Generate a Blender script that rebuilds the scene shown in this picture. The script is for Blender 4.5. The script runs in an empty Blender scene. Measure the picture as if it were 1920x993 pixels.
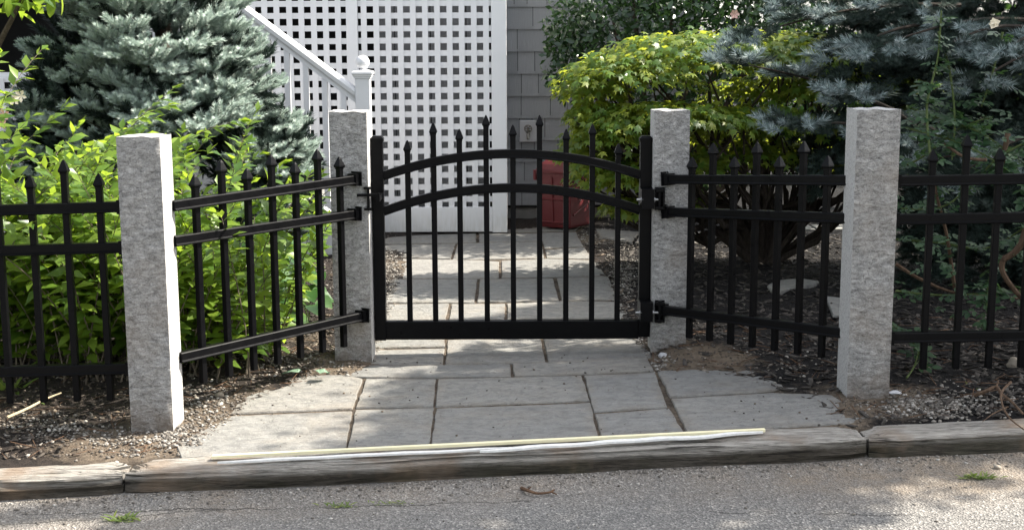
import bpy, bmesh, math, random
import numpy as np
from mathutils import Vector, Matrix, noise as mnoise
R = math.radians
random.seed(7); rng = np.random.default_rng(11)
scene = bpy.context.scene
COL = scene.collection

# ------------------------------------------------------------------ camera, sky, sun, exposure
FPX, CAMH, PITCH, ROLL = 2500.0, 1.30, R(9.4), R(0.25)
_f = np.array([0, math.cos(PITCH), -math.sin(PITCH)])
_u0 = np.array([0, math.sin(PITCH), math.cos(PITCH)]); _r0 = np.array([1.0, 0, 0])
_r = _r0*math.cos(ROLL) - _u0*math.sin(ROLL); _u = _u0*math.cos(ROLL) + _r0*math.sin(ROLL)
_c = np.array([0, 0, CAMH])
cam = bpy.data.objects.new('camera', bpy.data.cameras.new('camera'))
COL.objects.link(cam)
cam.data.sensor_width = 36; cam.data.lens = FPX/1920*36
cam.data.clip_start = 0.05; cam.data.clip_end = 500
M = Matrix.Identity(4)
for i in range(3):
    M[i][0] = _r[i]; M[i][1] = _u[i]; M[i][2] = -_f[i]; M[i][3] = _c[i]
cam.matrix_world = M
scene.camera = cam

SUN_EL, SUN_DIR = R(48), np.array([0.97, 0.26])
SUN_DIR = SUN_DIR/np.linalg.norm(SUN_DIR)
SUN = np.array([SUN_DIR[0]*math.cos(SUN_EL), SUN_DIR[1]*math.cos(SUN_EL), math.sin(SUN_EL)])
w = bpy.data.worlds.new('World'); scene.world = w; w.use_nodes = True
nt = w.node_tree; nt.nodes.clear()
sky = nt.nodes.new('ShaderNodeTexSky'); sky.sky_type = 'NISHITA'; sky.sun_disc = False
sky.sun_elevation = SUN_EL; sky.sun_rotation = math.atan2(SUN_DIR[0], SUN_DIR[1])
sky.dust_density = 2.5; sky.air_density = 1.0
hs = nt.nodes.new('ShaderNodeHueSaturation'); hs.inputs['Saturation'].default_value = 0.36
bg = nt.nodes.new('ShaderNodeBackground'); bg.inputs[1].default_value = 0.125
wo = nt.nodes.new('ShaderNodeOutputWorld')
nt.links.new(sky.outputs[0], hs.inputs['Color']); nt.links.new(hs.outputs[0], bg.inputs[0]); nt.links.new(bg.outputs[0], wo.inputs[0])
sl = bpy.data.lights.new('sun', 'SUN'); sl.energy = 4.0; sl.angle = R(0.55); sl.color = (1.0, 0.93, 0.82)
so = bpy.data.objects.new('sun', sl); COL.objects.link(so)
so.rotation_euler = Vector((-SUN[0], -SUN[1], -SUN[2])).to_track_quat('-Z', 'Y').to_euler()
so.location = (6, 4, 9)
vs = scene.view_settings; vs.view_transform = 'Standard'; vs.look = 'None'; vs.gamma = 1; vs.exposure = 1.85
scene.cycles.max_bounces = 8; scene.cycles.diffuse_bounces = 4; scene.cycles.transmission_bounces = 4

# ------------------------------------------------------------------ geometry of the place
def ray(px, py): return _f + _r*(px-960)/FPX - _u*(py-496.5)/FPX
def at(px, py, Y):
    d = ray(px, py); p = _c + d*(Y/d[1]); return Vector(p)
def slope(y):
    t = min(max((y-4.7)/1.8, 0), 1); return 0.03*(1-t) + 0.004*t
def zg(x, y): return slope(y)*x
def gp(px, py, dz=0.0):
    d = ray(px, py); z = 0
    for _ in range(8):
        p = _c + d*((z+dz-CAMH)/d[2]); z = zg(p[0], p[1])
    return Vector((p[0], p[1], z+dz))
def zr(x, y): return -0.08 + 0.03*x
def rp(px, py, dz=0.0):
    d = ray(px, py); z = -.08
    for _ in range(8):
        p = _c + d*((z+dz-CAMH)/d[2]); z = zr(p[0], p[1])
    return Vector((p[0], p[1], z+dz))
def project(P):
    v = np.asarray(P) - _c; d = v@_f
    return 960+FPX*(v@_r)/d, 496.5-FPX*(v@_u)/d, d

# ------------------------------------------------------------------ object helpers
def tag(o, label=None, cat=None, group=None, kind=None):
    if label: o['label'] = label
    if cat: o['category'] = cat
    if group: o['group'] = group
    if kind: o['kind'] = kind
    return o
def thing(name, label, cat, loc, group=None, rotz=0):
    o = bpy.data.objects.new(name, None); COL.objects.link(o); o.location = loc; o.rotation_euler.z = rotz
    o.empty_display_size = .1
    return tag(o, label, cat, group)
def origin(o):
    v = Vector((0, 0, 0))
    while o is not None: v = v + o.location; o = o.parent
    return v
def link(name, me, mat, parent=None, loc=None):
    o = bpy.data.objects.new(name, me); COL.objects.link(o)
    if mat is not None and len(me.materials) == 0:
        for m in (mat if isinstance(mat, (list, tuple)) else [mat]): me.materials.append(m)
    if parent is not None: o.parent = parent
    if loc is not None: o.location = loc
    return o
class MB:
    """collects simple solids in world space; build() makes one mesh object"""
    def __init__(s): s.v = []; s.f = []; s.m = []
    def add(s, vs_, fs, mi=0):
        b = len(s.v); s.v += [tuple(v) for v in vs_]; s.f += [tuple(b+i for i in f) for f in fs]; s.m += [mi]*len(fs); return s
    def box(s, lo, hi, mi=0):
        x0, y0, z0 = lo; x1, y1, z1 = hi
        return s.add([(x0,y0,z0),(x1,y0,z0),(x1,y1,z0),(x0,y1,z0),(x0,y0,z1),(x1,y0,z1),(x1,y1,z1),(x0,y1,z1)],
                     [(0,3,2,1),(4,5,6,7),(0,1,5,4),(1,2,6,5),(2,3,7,6),(3,0,4,7)], mi)
    def loft(s, rings, caps=True, mi=0):
        n = len(rings[0]); vs_ = [p for r in rings for p in r]; fs = []
        for k in range(len(rings)-1):
            for i in range(n):
                j = (i+1) % n; fs.append((k*n+i, k*n+j, (k+1)*n+j, (k+1)*n+i))
        if caps: fs.append(tuple(range(n))[::-1]); fs.append(tuple((len(rings)-1)*n+i for i in range(n)))
        return s.add(vs_, fs, mi)
    def tube(s, pts, rad, n=7, mi=0):
        pts = [Vector(p) for p in pts]; rings = []
        rs = rad if isinstance(rad, (list, tuple)) else [rad]*len(pts)
        for i, p in enumerate(pts):
            t = (pts[min(i+1, len(pts)-1)] - pts[max(i-1, 0)]).normalized()
            a = t.cross(Vector((0.31, 0.17, 1)) if abs(t.z) < .9 else Vector((1, .2, 0))).normalized(); b = t.cross(a)
            rings.append([p + (a*math.cos(2*math.pi*k/n) + b*math.sin(2*math.pi*k/n))*rs[i] for k in range(n)])
        return s.loft(rings, mi=mi)
    def bar(s, path, prof, mi=0, up=Vector((0, 0, 1)), caps=True):
        """sweep a profile [(side, up)] along path"""
        path = [Vector(p) for p in path]; rings = []
        for i, p in enumerate(path):
            t = (path[min(i+1, len(path)-1)] - path[max(i-1, 0)]).normalized()
            sd = t.cross(up).normalized(); uu = sd.cross(t)
            rings.append([p + sd*a + uu*b for a, b in prof])
        return s.loft(rings, caps, mi)
    def lathe(s, prof, c, n=20, mi=0):
        c = Vector(c)
        return s.loft([[c + Vector((r*math.cos(2*math.pi*k/n), r*math.sin(2*math.pi*k/n), z)) for k in range(n)] for r, z in prof], mi=mi)
    def build(s, name, mat, parent=None, smooth=False, bevel=0, seg=2, loc=None):
        o0 = origin(parent) if parent is not None else (Vector(loc) if loc is not None else Vector((0, 0, 0)))
        me = bpy.data.meshes.new(name)
        me.from_pydata([tuple(Vector(v)-o0) for v in s.v], [], s.f)
        for m in (mat if isinstance(mat, (list, tuple)) else [mat]): me.materials.append(m)
        for p, mi in zip(me.polygons, s.m): p.material_index = mi
        bm = bmesh.new(); bm.from_mesh(me); bmesh.ops.recalc_face_normals(bm, faces=bm.faces)
        if bevel: bmesh.ops.bevel(bm, geom=list(bm.edges), offset=bevel, segments=seg, profile=.5, affect='EDGES', clamp_overlap=True)
        if smooth:
            for f in bm.faces: f.smooth = True
        bm.to_mesh(me); bm.free()
        if smooth: me.set_sharp_from_angle(angle=R(38))
        return link(name, me, None, parent, loc)
def tri_mesh(name, verts, tris, mats, matidx=None):
    """fast mesh of triangles from numpy arrays"""
    me = bpy.data.meshes.new(name); nv, nf = len(verts), len(tris)
    me.vertices.add(nv); me.vertices.foreach_set('co', np.ascontiguousarray(verts, dtype=np.float32).ravel())
    me.loops.add(nf*3); me.loops.foreach_set('vertex_index', np.ascontiguousarray(tris, dtype=np.int32).ravel())
    me.polygons.add(nf); me.polygons.foreach_set('loop_start', np.arange(0, nf*3, 3, dtype=np.int32))
    if matidx is not None: me.polygons.foreach_set('material_index', np.ascontiguousarray(matidx, dtype=np.int32))
    me.update(calc_edges=True)
    for m in (mats if isinstance(mats, (list, tuple)) else [mats]): me.materials.append(m)
    return me
def fnoise(x, y, z=0.0): return mnoise.noise(Vector((x, y, z)))

# ------------------------------------------------------------------ materials
class Mat:
    def __init__(s, name, rough=.6, spec=.5, metal=0):
        s.m = bpy.data.materials.new(name); s.m.use_nodes = True; s.t = s.m.node_tree
        s.b = s.t.nodes['Principled BSDF']; s.b.inputs['Roughness'].default_value = rough
        s.b.inputs['Specular IOR Level'].default_value = spec; s.b.inputs['Metallic'].default_value = metal
        s.co = None
    def n(s, typ, **kw):
        nd = s.t.nodes.new('ShaderNode'+typ)
        for k, v in kw.items(): setattr(nd, k, v)
        return nd
    def l(s, a, b): s.t.links.new(a, b)
    def coord(s, scale=(1, 1, 1), kind='Object', rot=(0, 0, 0)):
        tc = s.n('TexCoord'); mp = s.n('Mapping'); mp.inputs['Scale'].default_value = scale; mp.inputs['Rotation'].default_value = rot
        if kind == 'World':
            g = s.n('NewGeometry'); s.l(g.outputs['Position'], mp.inputs[0])
        else: s.l(tc.outputs[kind], mp.inputs[0])
        return mp.outputs[0]
    def noise(s, co, scale, detail=4, rough=.55, dist=0):
        nd = s.n('TexNoise'); nd.inputs['Scale'].default_value = scale; nd.inputs['Detail'].default_value = detail
        nd.inputs['Roughness'].default_value = rough; nd.inputs['Distortion'].default_value = dist
        s.l(co, nd.inputs['Vector']); return nd.outputs['Fac']
    def voro(s, co, scale, feature='F1', out='Color'):
        nd = s.n('TexVoronoi', feature=feature); nd.inputs['Scale'].default_value = scale; s.l(co, nd.inputs['Vector']); return nd.outputs[out]
    def ramp(s, fac, stops, interp='LINEAR'):
        nd = s.n('ValToRGB'); cr = nd.color_ramp; cr.interpolation = interp
        while len(cr.elements) < len(stops): cr.elements.new(.5)
        for e, (p, c) in zip(cr.elements, stops):
            e.position = p; e.color = (c, c, c, 1) if not isinstance(c, (tuple, list)) else tuple(c)+(1,)
        s.l(fac, nd.inputs[0]); return nd.outputs[0]
    def mix(s, fac, a, b, mode='MIX'):
        nd = s.n('Mix', data_type='RGBA', blend_type=mode)
        for sock, v in ((nd.inputs[0], fac), (nd.inputs[6], a), (nd.inputs[7], b)):
            if isinstance(v, (int, float)): sock.default_value = v
            elif isinstance(v, tuple): sock.default_value = v+(1,)
            else: s.l(v, sock)
        return nd.outputs[2]
    def math(s, op, a, b=0.0):
        nd = s.n('Math', operation=op)
        for sock, v in ((nd.inputs[0], a), (nd.inputs[1], b)):
            if isinstance(v, (int, float)): sock.default_value = v
            else: s.l(v, sock)
        return nd.outputs[0]
    def attr(s, name):
        nd = s.n('Attribute', attribute_name=name); return nd.outputs['Fac']
    def color(s, c):
        if isinstance(c, tuple): s.b.inputs['Base Color'].default_value = c+(1,)
        else: s.l(c, s.b.inputs['Base Color'])
    def bump(s, h, strength=.5, dist=.01):
        nd = s.n('Bump'); nd.inputs['Strength'].default_value = strength; nd.inputs['Distance'].default_value = dist
        s.l(h, nd.inputs['Height']); s.l(nd.outputs[0], s.b.inputs['Normal']); return nd
    def rnd(s):
        oi = s.n('ObjectInfo'); g = s.n('NewGeometry')
        return s.math('FRACT', s.math('ADD', oi.outputs['Random'], g.outputs['Random Per Island']))

def leaf_mat(name, dark, mid, light, trans, rough=.42, tfac=.4, spec=.4):
    m = Mat(name, rough, spec)
    c = m.ramp(m.rnd(), [(0, dark), (.5, mid), (1, light)])
    co = m.coord((1, 1, 1), 'World')
    c2 = m.mix(m.math('MULTIPLY', m.noise(co, 60, 2), .35), c, tuple(x*.75 for x in dark))
    m.color(c2)
    tr = m.n('BsdfTranslucent'); tr.inputs[0].default_value = trans+(1,)
    mx = m.n('MixShader'); mx.inputs[0].default_value = tfac
    out = m.t.nodes['Material Output']
    m.l(m.b.outputs[0], mx.inputs[1]); m.l(tr.outputs[0], mx.inputs[2]); m.l(mx.outputs[0], out.inputs[0])
    return m.m
def plain(name, c, rough=.6, spec=.4, metal=0, var=.15, nscale=30, bump=0, bs=200):
    m = Mat(name, rough, spec, metal); co = m.coord()
    m.color(m.mix(m.noise(co, nscale, 5), tuple(x*(1-var) for x in c), tuple(min(1, x*(1+var)) for x in c)))
    if bump: m.bump(m.noise(co, bs, 4), bump, .002)
    return m.m

def make_asphalt():
    m = Mat('asphalt', .88, .3); co = m.coord((1, 1, 1), 'World')
    cells = m.voro(co, 150); sep = m.n('SeparateColor'); m.l(cells, sep.inputs[0])
    stones = m.ramp(sep.outputs[0], [(0, (.10, .096, .09)), (.5, (.175, .168, .157)), (.86, (.26, .25, .232)), (.97, (.36, .34, .31)), (1, (.5, .48, .44))])
    big = m.noise(co, 1.3, 5, .6)
    fine = m.noise(co, 45, 4, .7)
    c = m.mix(m.math('MULTIPLY', fine, .55), stones, (.14, .135, .128))
    sand = m.math('MULTIPLY', m.attr('sand'), m.ramp(m.noise(co, 9, 5, .7), [(.25, .25), (.65, 1)]))
    c = m.mix(m.math('MULTIPLY', sand, .8), c, m.ramp(m.noise(co, 90, 3), [(.3, (.15, .115, .08)), (.7, (.3, .235, .165))]))
    c = m.mix(m.ramp(big, [(.4, 0.0), (.7, .3)]), c, (.07, .07, .07), 'MIX')
    # cracks running along the road
    g = m.n('SeparateXYZ'); m.l(co, g.inputs[0])
    for (pa, pb, wd, am) in ((rp(40, 968), rp(1000, 937), .0048, .05), (rp(1330, 958), rp(1900, 976), .0042, .05), (rp(0, 985), rp(420, 958), .004, .06)):
        k = (pb.y-pa.y)/(pb.x-pa.x); y0 = pa.y-k*pa.x
        wob = m.math('MULTIPLY', m.math('SUBTRACT', m.noise(m.coord((1, .2, 1), 'World'), 4.1+y0, 7, .7), .5), am*2)
        d = m.math('ABSOLUTE', m.math('SUBTRACT', m.math('SUBTRACT', g.outputs[1], m.math('ADD', m.math('MULTIPLY', g.outputs[0], k), y0)), wob))
        cr = m.ramp(m.math('DIVIDE', d, wd), [(.25, .95), (1, 0)])
        inr = m.math('MULTIPLY', m.math('GREATER_THAN', g.outputs[0], pa.x), m.math('LESS_THAN', g.outputs[0], pb.x))
        gate_ = m.ramp(m.noise(co, 3.2+y0*.1, 3), [(.36, .15), (.5, 1)])
        c = m.mix(m.math('MULTIPLY', m.math('MULTIPLY', cr, inr), gate_), c, (.02, .018, .016))
    m.color(c)
    h = m.math('ADD', m.voro(co, 150, 'F1', 'Distance'), m.math('MULTIPLY', fine, .8))
    m.bump(h, .9, .006)
    return m.m
def make_soil():
    m = Mat('soil', .95, .2); co = m.coord((1, 1, 1), 'World')
    n1 = m.noise(co, 35, 6, .7); n2 = m.noise(co, 140, 4, .7)
    mulch = m.ramp(n1, [(.25, (.012, .010, .009)), (.55, (.035, .028, .024)), (.8, (.075, .058, .045))])
    dirt = m.ramp(n1, [(.2, (.085, .066, .048)), (.5, (.165, .13, .096)), (.8, (.27, .22, .165))])
    xs = m.n('SeparateXYZ'); m.l(co, xs.inputs[0])
    mulch = m.mix(m.ramp(m.math('ADD', xs.outputs[0], m.math('MULTIPLY', m.noise(co, 5, 4), .5)), [(.75, 0), (.95, .85)]), mulch, (.008, .0075, .008))  # right bed near-black: its deep shade is put into the soil colour
    c = m.mix(m.ramp(m.math('ADD', m.attr('dirt'), m.math('MULTIPLY', m.math('SUBTRACT', m.noise(co, 11, 5, .7), .5), .9)), [(.35, 0), (.65, 1)]), mulch, dirt)
    m.color(c); m.bump(m.math('ADD', n1, m.math('MULTIPLY', n2, .5)), 1, .02)
    return m.m
def make_slab():
    m = Mat('bluestone', .8, .35); co = m.coord((1, 1, 1), 'World'); oi = m.n('ObjectInfo')
    base = m.ramp(oi.outputs['Random'], [(0, (.185, .188, .182)), (.3, (.248, .244, .226)), (.6, (.21, .212, .204)), (.8, (.262, .25, .222)), (1, (.228, .228, .218))])
    blot = m.noise(co, 4.5, 6, .65, .6)
    c = m.mix(m.ramp(blot, [(.42, 0), (.7, .5)]), base, (.25, .247, .225))
    c = m.mix(m.ramp(m.noise(m.coord((1, 3, 1), 'World'), 7, 7, .7, 1.2), [(.44, 0), (.68, .65)]), c, (.13, .13, .128))
    c = m.mix(m.ramp(m.noise(co, 190, 3, .8), [(.42, 0), (.75, .45)]), c, (.14, .135, .122))
    c = m.mix(m.ramp(m.noise(co, 24, 8, .75, .8), [(.42, .55), (.52, 0)]), c, (.115, .115, .112))
    c = m.mix(m.ramp(m.noise(m.coord((1, 2.2, 1), 'World', (0, 0, R(8))), 17, 6, .7, 1.5), [(.54, 0), (.65, .38)]), c, (.275, .272, .25))
    c = m.mix(m.ramp(m.noise(co, 2.1, 5, .7, 1), [(.52, 0), (.66, .22)]), c, (.24, .2, .15))
    c = m.mix(m.math('MULTIPLY', m.attr('edge'), m.ramp(m.noise(co, 13, 6, .75), [(.34, 0), (.62, .5)])), c, (.18, .145, .105))
    c = m.mix(m.ramp(m.noise(co, 70, 2, .5), [(.70, 0), (.74, .6)]), c, (.13, .11, .09))
    m.color(c)
    m.bump(m.math('ADD', m.noise(m.coord((1, 1.6, 1), 'World'), 14, 8, .68, .5), m.math('MULTIPLY', m.noise(co, 220, 2), .12)), .9, .02)
    return m.m
def make_granite():
    m = Mat('granite_rock_face', .85, .3); co = m.coord((1, 1, 1), 'World')
    v = m.voro(co, 260); sp = m.n('SeparateColor'); m.l(v, sp.inputs[0])
    grain = m.ramp(sp.outputs[1], [(0, (.07, .07, .07)), (.18, (.2, .195, .19)), (.55, (.37, .36, .345)), (1, (.56, .545, .52))])
    st = m.noise(m.coord((1, 1, 2.1), 'World', (0, R(14), 0)), 33, 7, .78, .5)
    c = m.mix(.68, grain, m.ramp(st, [(.34, (.09, .087, .083)), (.45, (.32, .313, .298)), (.54, (.48, .47, .45)), (.66, (.74, .725, .70))]))
    c = m.mix(m.ramp(m.noise(co, 3.4, 4, .6), [(.5, 0), (.78, .38)]), c, (.35, .265, .185))
    c = m.mix(m.math('MULTIPLY', m.attr('foot'), m.ramp(m.noise(co, 20, 5), [(.3, .1), (.6, .75)])), c, (.17, .125, .085))
    m.color(c)
    m.bump(m.math('ADD', st, m.math('MULTIPLY', m.noise(co, 150, 3), .25)), 1, .022)
    return m.m
def make_granite_sawn():
    m = Mat('granite_sawn', .75, .3); co = m.coord((1, 1, 1), 'World')
    v = m.voro(co, 300); sp = m.n('SeparateColor'); m.l(v, sp.inputs[0])
    c = m.ramp(sp.outputs[1], [(0, (.2, .196, .19)), (.3, (.36, .353, .34)), (1, (.47, .462, .445))])
    c = m.mix(m.ramp(m.noise(co, 18, 5), [(.4, 0), (.8, .3)]), c, (.36, .34, .31))
    m.color(c); m.bump(m.noise(co, 130, 4), .5, .004)
    return m.m
def make_timber():
    m = Mat('weathered_timber', .88, .25); oi = m.n('ObjectInfo')
    co = m.coord((1.5, 26, 26), 'World'); cw = m.coord((1, 1, 1), 'World')
    gr = m.noise(co, 7, 8, .72, .7)
    c = m.ramp(gr, [(.28, (.035, .031, .027)), (.42, (.22, .205, .18)), (.55, (.40, .375, .335)), (.75, (.56, .53, .48))])
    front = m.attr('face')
    c = m.mix(m.math('MULTIPLY', front, m.ramp(m.noise(m.coord((1, 3, 3), 'World'), 6, 6, .7), [(.25, 1), (.75, .8)])), c, (.13, .11, .085), 'MULTIPLY')  # front darkened, top left pale: light on top and shade in front are painted
    c = m.mix(m.ramp(m.noise(cw, 3.3, 4, .6), [(.52, 0), (.68, .7)]), c, (.24, .17, .115))
    ck = m.noise(m.coord((.9, 1, 34), 'World'), 3.2, 5, .6, .3)
    c = m.mix(m.ramp(ck, [(.35, .85), (.40, 0)]), c, (.014, .012, .010))
    c = m.mix(m.math('MULTIPLY', front, m.ramp(m.noise(cw, 5.2, 4), [(.5, 0), (.7, .5)])), c, (.035, .038, .018))
    m.color(c); m.bump(m.math('ADD', gr, m.ramp(ck, [(.3, 0), (.4, .6)])), 1, .014)
    return m.m
def make_paint(name='white_paint', c=(.72, .72, .728), dirt=.25):
    m = Mat(name, .5, .4); co = m.coord((1, 1, 1), 'World')
    z = m.n('SeparateXYZ'); m.l(co, z.inputs[0])
    low = m.ramp(m.math('ADD', z.outputs[2], m.math('MULTIPLY', m.noise(co, 14, 5), .12)), [(.05, 1), (.24, 0)])
    cc = m.mix(m.math('MULTIPLY', low, m.ramp(m.noise(m.coord((8, 8, 1.2), 'World'), 6, 5, .7), [(.35, .1), (.7, .8)])), c, (.45, .43, .36))
    cc = m.mix(m.ramp(m.noise(co, 5, 5), [(.5, 0), (.8, dirt)]), cc, (.60, .605, .59))
    m.color(cc); m.bump(m.noise(m.coord((20, 20, 2), 'World'), 30, 3), .15, .002)
    return m.m
def make_shingle():
    m = Mat('grey_shingle', .75, .3); oi = m.n('ObjectInfo')
    base = m.ramp(oi.outputs['Random'], [(0, (.2, .207, .215)), (1, (.255, .262, .27))])
    gr = m.noise(m.coord((30, 30, 1.5), 'World'), 5, 6, .7)
    m.color(m.mix(m.ramp(gr, [(.4, 0), (.75, .4)]), base, (.17, .176, .184))); m.bump(gr, .5, .006)
    return m.m
def make_black():
    m = Mat('black_powder_coat', .3, .09); co = m.coord((1, 1, 1), 'World')
    m.color(m.mix(m.ramp(m.noise(co, 30, 5, .7), [(.5, 0), (.85, .5)]), (.0035, .0035, .004), (.009, .0088, .0085)))
    m.l(m.ramp(m.noise(co, 25, 4), [(.3, .26), (.7, .42)]), m.b.inputs['Roughness']); m.bump(m.noise(co, 420, 2), .06, .001)
    return m.m
def make_red():
    m = Mat('red_plastic', .48, .4); co = m.coord((1, 1, 1), 'World')
    c = m.mix(m.ramp(m.noise(co, 9, 6, .7), [(.4, 0), (.75, .5)]), (.095, .008, .011), (.135, .024, .026))
    m.color(c); m.bump(m.noise(co, 160, 3), .15, .002); return m.m
def make_needles(name, a, b, c_):
    m = Mat(name, .6, .25)
    m.color(m.ramp(m.rnd(), [(0, a), (.55, b), (1, c_)]))
    tr = m.n('BsdfTranslucent'); tr.inputs[0].default_value = tuple(x*.8 for x in b)+(1,)
    mx = m.n('MixShader'); mx.inputs[0].default_value = .25
    m.l(m.b.outputs[0], mx.inputs[1]); m.l(tr.outputs[0], mx.inputs[2]); m.l(mx.outputs[0], m.t.nodes['Material Output'].inputs[0])
    return m.m
def make_stone(name, stops):
    m = Mat(name, .85, .3); co = m.coord((1, 1, 1), 'World')
    c = m.ramp(m.rnd(), stops)
    m.color(m.mix(m.math('MULTIPLY', m.noise(co, 120, 4, .7), .6), c, (.14, .12, .1))); m.bump(m.noise(co, 150, 3), .4, .003)
    return m.m
def make_bark(name='bark', a=(.035, .027, .02), b=(.11, .085, .062)):
    m = Mat(name, .9, .2); co = m.coord((1, 1, .25), 'World')
    n_ = m.noise(co, 70, 6, .7); m.color(m.ramp(n_, [(.3, a), (.7, b)])); m.bump(n_, .8, .008); return m.m

ASPHALT = make_asphalt(); SOIL = make_soil(); SLAB = make_slab(); GRANITE = make_granite(); SAWN = make_granite_sawn()
TIMBER = make_timber(); WHITE = make_paint(); SHINGLE = make_shingle(); BLACK = make_black(); RED = make_red()
BARK = make_bark(); GREYBARK = make_bark('grey_bark', (.06, .05, .04), (.2, .165, .125)); CANE = make_bark('green_cane', (.045, .075, .02), (.12, .15, .06))
REDCANE = make_bark('brown_cane', (.05, .03, .02), (.15, .1, .065)); STRAW = make_bark('dry_stalk', (.38, .3, .18), (.62, .52, .36))
CONCRETE = plain('concrete', (.24, .235, .22), .9, .2, 0, .3, 14, .6, 90)
PORCHWALL = plain('porch_grey_boards', (.34, .34, .34), .8, .3, 0, .15, 12, .2, 60)
DARKWALL = plain('dark_boards', (.022, .021, .02), .9, .2, 0, .3, 12)  # near-black: shadow inside the porch put into the colour
YWOOD = plain('pale_yellow_wood', (.80, .73, .48), .6, .3, 0, .12, 25, .2, 120)
WWOOD = plain('white_painted_splinter', (.72, .71, .68), .6, .3, 0, .25, 60, .4, 120)
STEEL = plain('dull_steel', (.35, .35, .34), .38, .5, .8, .2, 40)
BRASS = plain('old_tap_metal', (.2, .19, .17), .4, .5, .7, .3, 60)
BOXGREY = plain('pale_grey_block', (.40, .40, .41), .6, .3, 0, .08, 20)
LIGHTRED = plain('faded_print', (.22, .085, .085), .6, .3, 0, .3, 80)
TWIG = make_bark('dry_twig', (.06, .035, .022), (.17, .1, .06))
PETALW = plain('cream_petal', (.75, .68, .52), .6, .2, 0, .1, 60)
PETALP = plain('pale_pink_petal', (.72, .45, .40), .6, .2, 0, .15, 60)
CONE = plain('brown_seed', (.07, .03, .025), .7, .3, 0, .4, 120)
LEAF_LIME = leaf_mat('lime_leaf', (.035, .085, .016), (.11, .19, .025), (.21, .30, .04), (.36, .50, .045), .36, .46)
LEAF_MID = leaf_mat('mid_green_leaf', (.03, .085, .018), (.06, .135, .025), (.11, .2, .04), (.16, .34, .04), .38, .38)
LEAF_BROAD = leaf_mat('broad_leaf', (.03, .08, .02), (.05, .12, .03), (.09, .17, .05), (.13, .28, .04), .3, .3, .6)
LEAF_MAPLE = leaf_mat('maple_leaf', (.03, .08, .016), (.075, .15, .022), (.24, .27, .045), (.46, .52, .05), .4, .42, .4)
LEAF_HOLLY = leaf_mat('dark_glossy_leaf', (.012, .032, .012), (.022, .052, .018), (.04, .085, .028), (.06, .14, .03), .28, .2, .6)
LEAF_ROSE = leaf_mat('rose_leaf', (.018, .05, .022), (.035, .08, .034), (.075, .13, .06), (.1, .2, .05), .4, .3)
LEAF_TREE = leaf_mat('tree_leaf', (.03, .07, .018), (.05, .1, .025), (.08, .13, .03), (.12, .25, .04), .45, .3)
LEAF_DEAD = plain('withered_leaf', (.13, .2, .135), .7, .3, 0, .3, 60)
GRASS = leaf_mat('weed_blade', (.07, .12, .025), (.13, .18, .035), (.24, .26, .06), (.22, .32, .05), .5, .35)
NEEDLE_B = make_needles('spruce_needle', (.28, .36, .315), (.45, .54, .48), (.6, .66, .6))
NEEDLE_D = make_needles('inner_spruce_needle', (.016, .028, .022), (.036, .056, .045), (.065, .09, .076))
NEEDLE_R = make_needles('blue_spruce_needle', (.09, .135, .13), (.20, .26, .255), (.50, .56, .56))
GRAVEL = make_stone('gravel', [(0, (.05, .045, .04)), (.45, (.14, .128, .11)), (.8, (.27, .25, .22)), (1, (.5, .48, .44))])
CRUMB = make_stone('soil_crumb', [(0, (.02, .016, .013)), (.5, (.075, .058, .043)), (.85, (.15, .118, .088)), (1, (.28, .24, .19))])
MULCH = make_stone('mulch_chip', [(0, (.012, .010, .009)), (.55, (.035, .027, .022)), (.85, (.085, .06, .042)), (1, (.2, .15, .1))])
SHADEMULCH = make_stone('shade_mulch_chip', [(0, (.004, .004, .0045)), (.65, (.010, .0095, .010)), (.95, (.03, .027, .026)), (1, (.13, .11, .09))])  # mulch for the right bed, deep shade put into the colour
ROCK = make_stone('field_stone', [(0, (.25, .21, .16)), (1, (.4, .36, .3))])

# ------------------------------------------------------------------ ground, road, path
OUT_L = [(388,862),(379,838),(412,806),(447,780),(505,748),(560,724),(620,714),(684,709),(700,690),(707,665),(722,632),(748,545),(772,475),(735,470),(700,463),(730,449)]
OUT_R = [(1100,424),(1085,440),(1096,470),(1118,505),(1142,560),(1178,632),(1212,668),(1229,700),(1330,704),(1400,716),(1455,737),(1520,760),(1560,795),(1562,812)]
OUTLINE = np.array([list(gp(*p))[:2] for p in OUT_L+OUT_R])
def inside(pts, poly):
    x, y = pts[:, 0], pts[:, 1]; c = np.zeros(len(pts), bool); n = len(poly)
    for i in range(n):
        x0, y0 = poly[i]; x1, y1 = poly[(i+1) % n]
        k = ((y0 > y) != (y1 > y)) & (x < (x1-x0)*(y-y0)/(y1-y0+1e-12)+x0); c ^= k
    return c
def dist_poly(pts, poly):
    d = np.full(len(pts), 1e9); n = len(poly)
    for i in range(n):
        a, b = poly[i], poly[(i+1) % n]; ab = b-a
        t = np.clip(((pts-a)@ab)/(ab@ab+1e-12), 0, 1)
        d = np.minimum(d, np.linalg.norm(pts-(a+t[:, None]*ab), axis=1))
    return d
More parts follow.
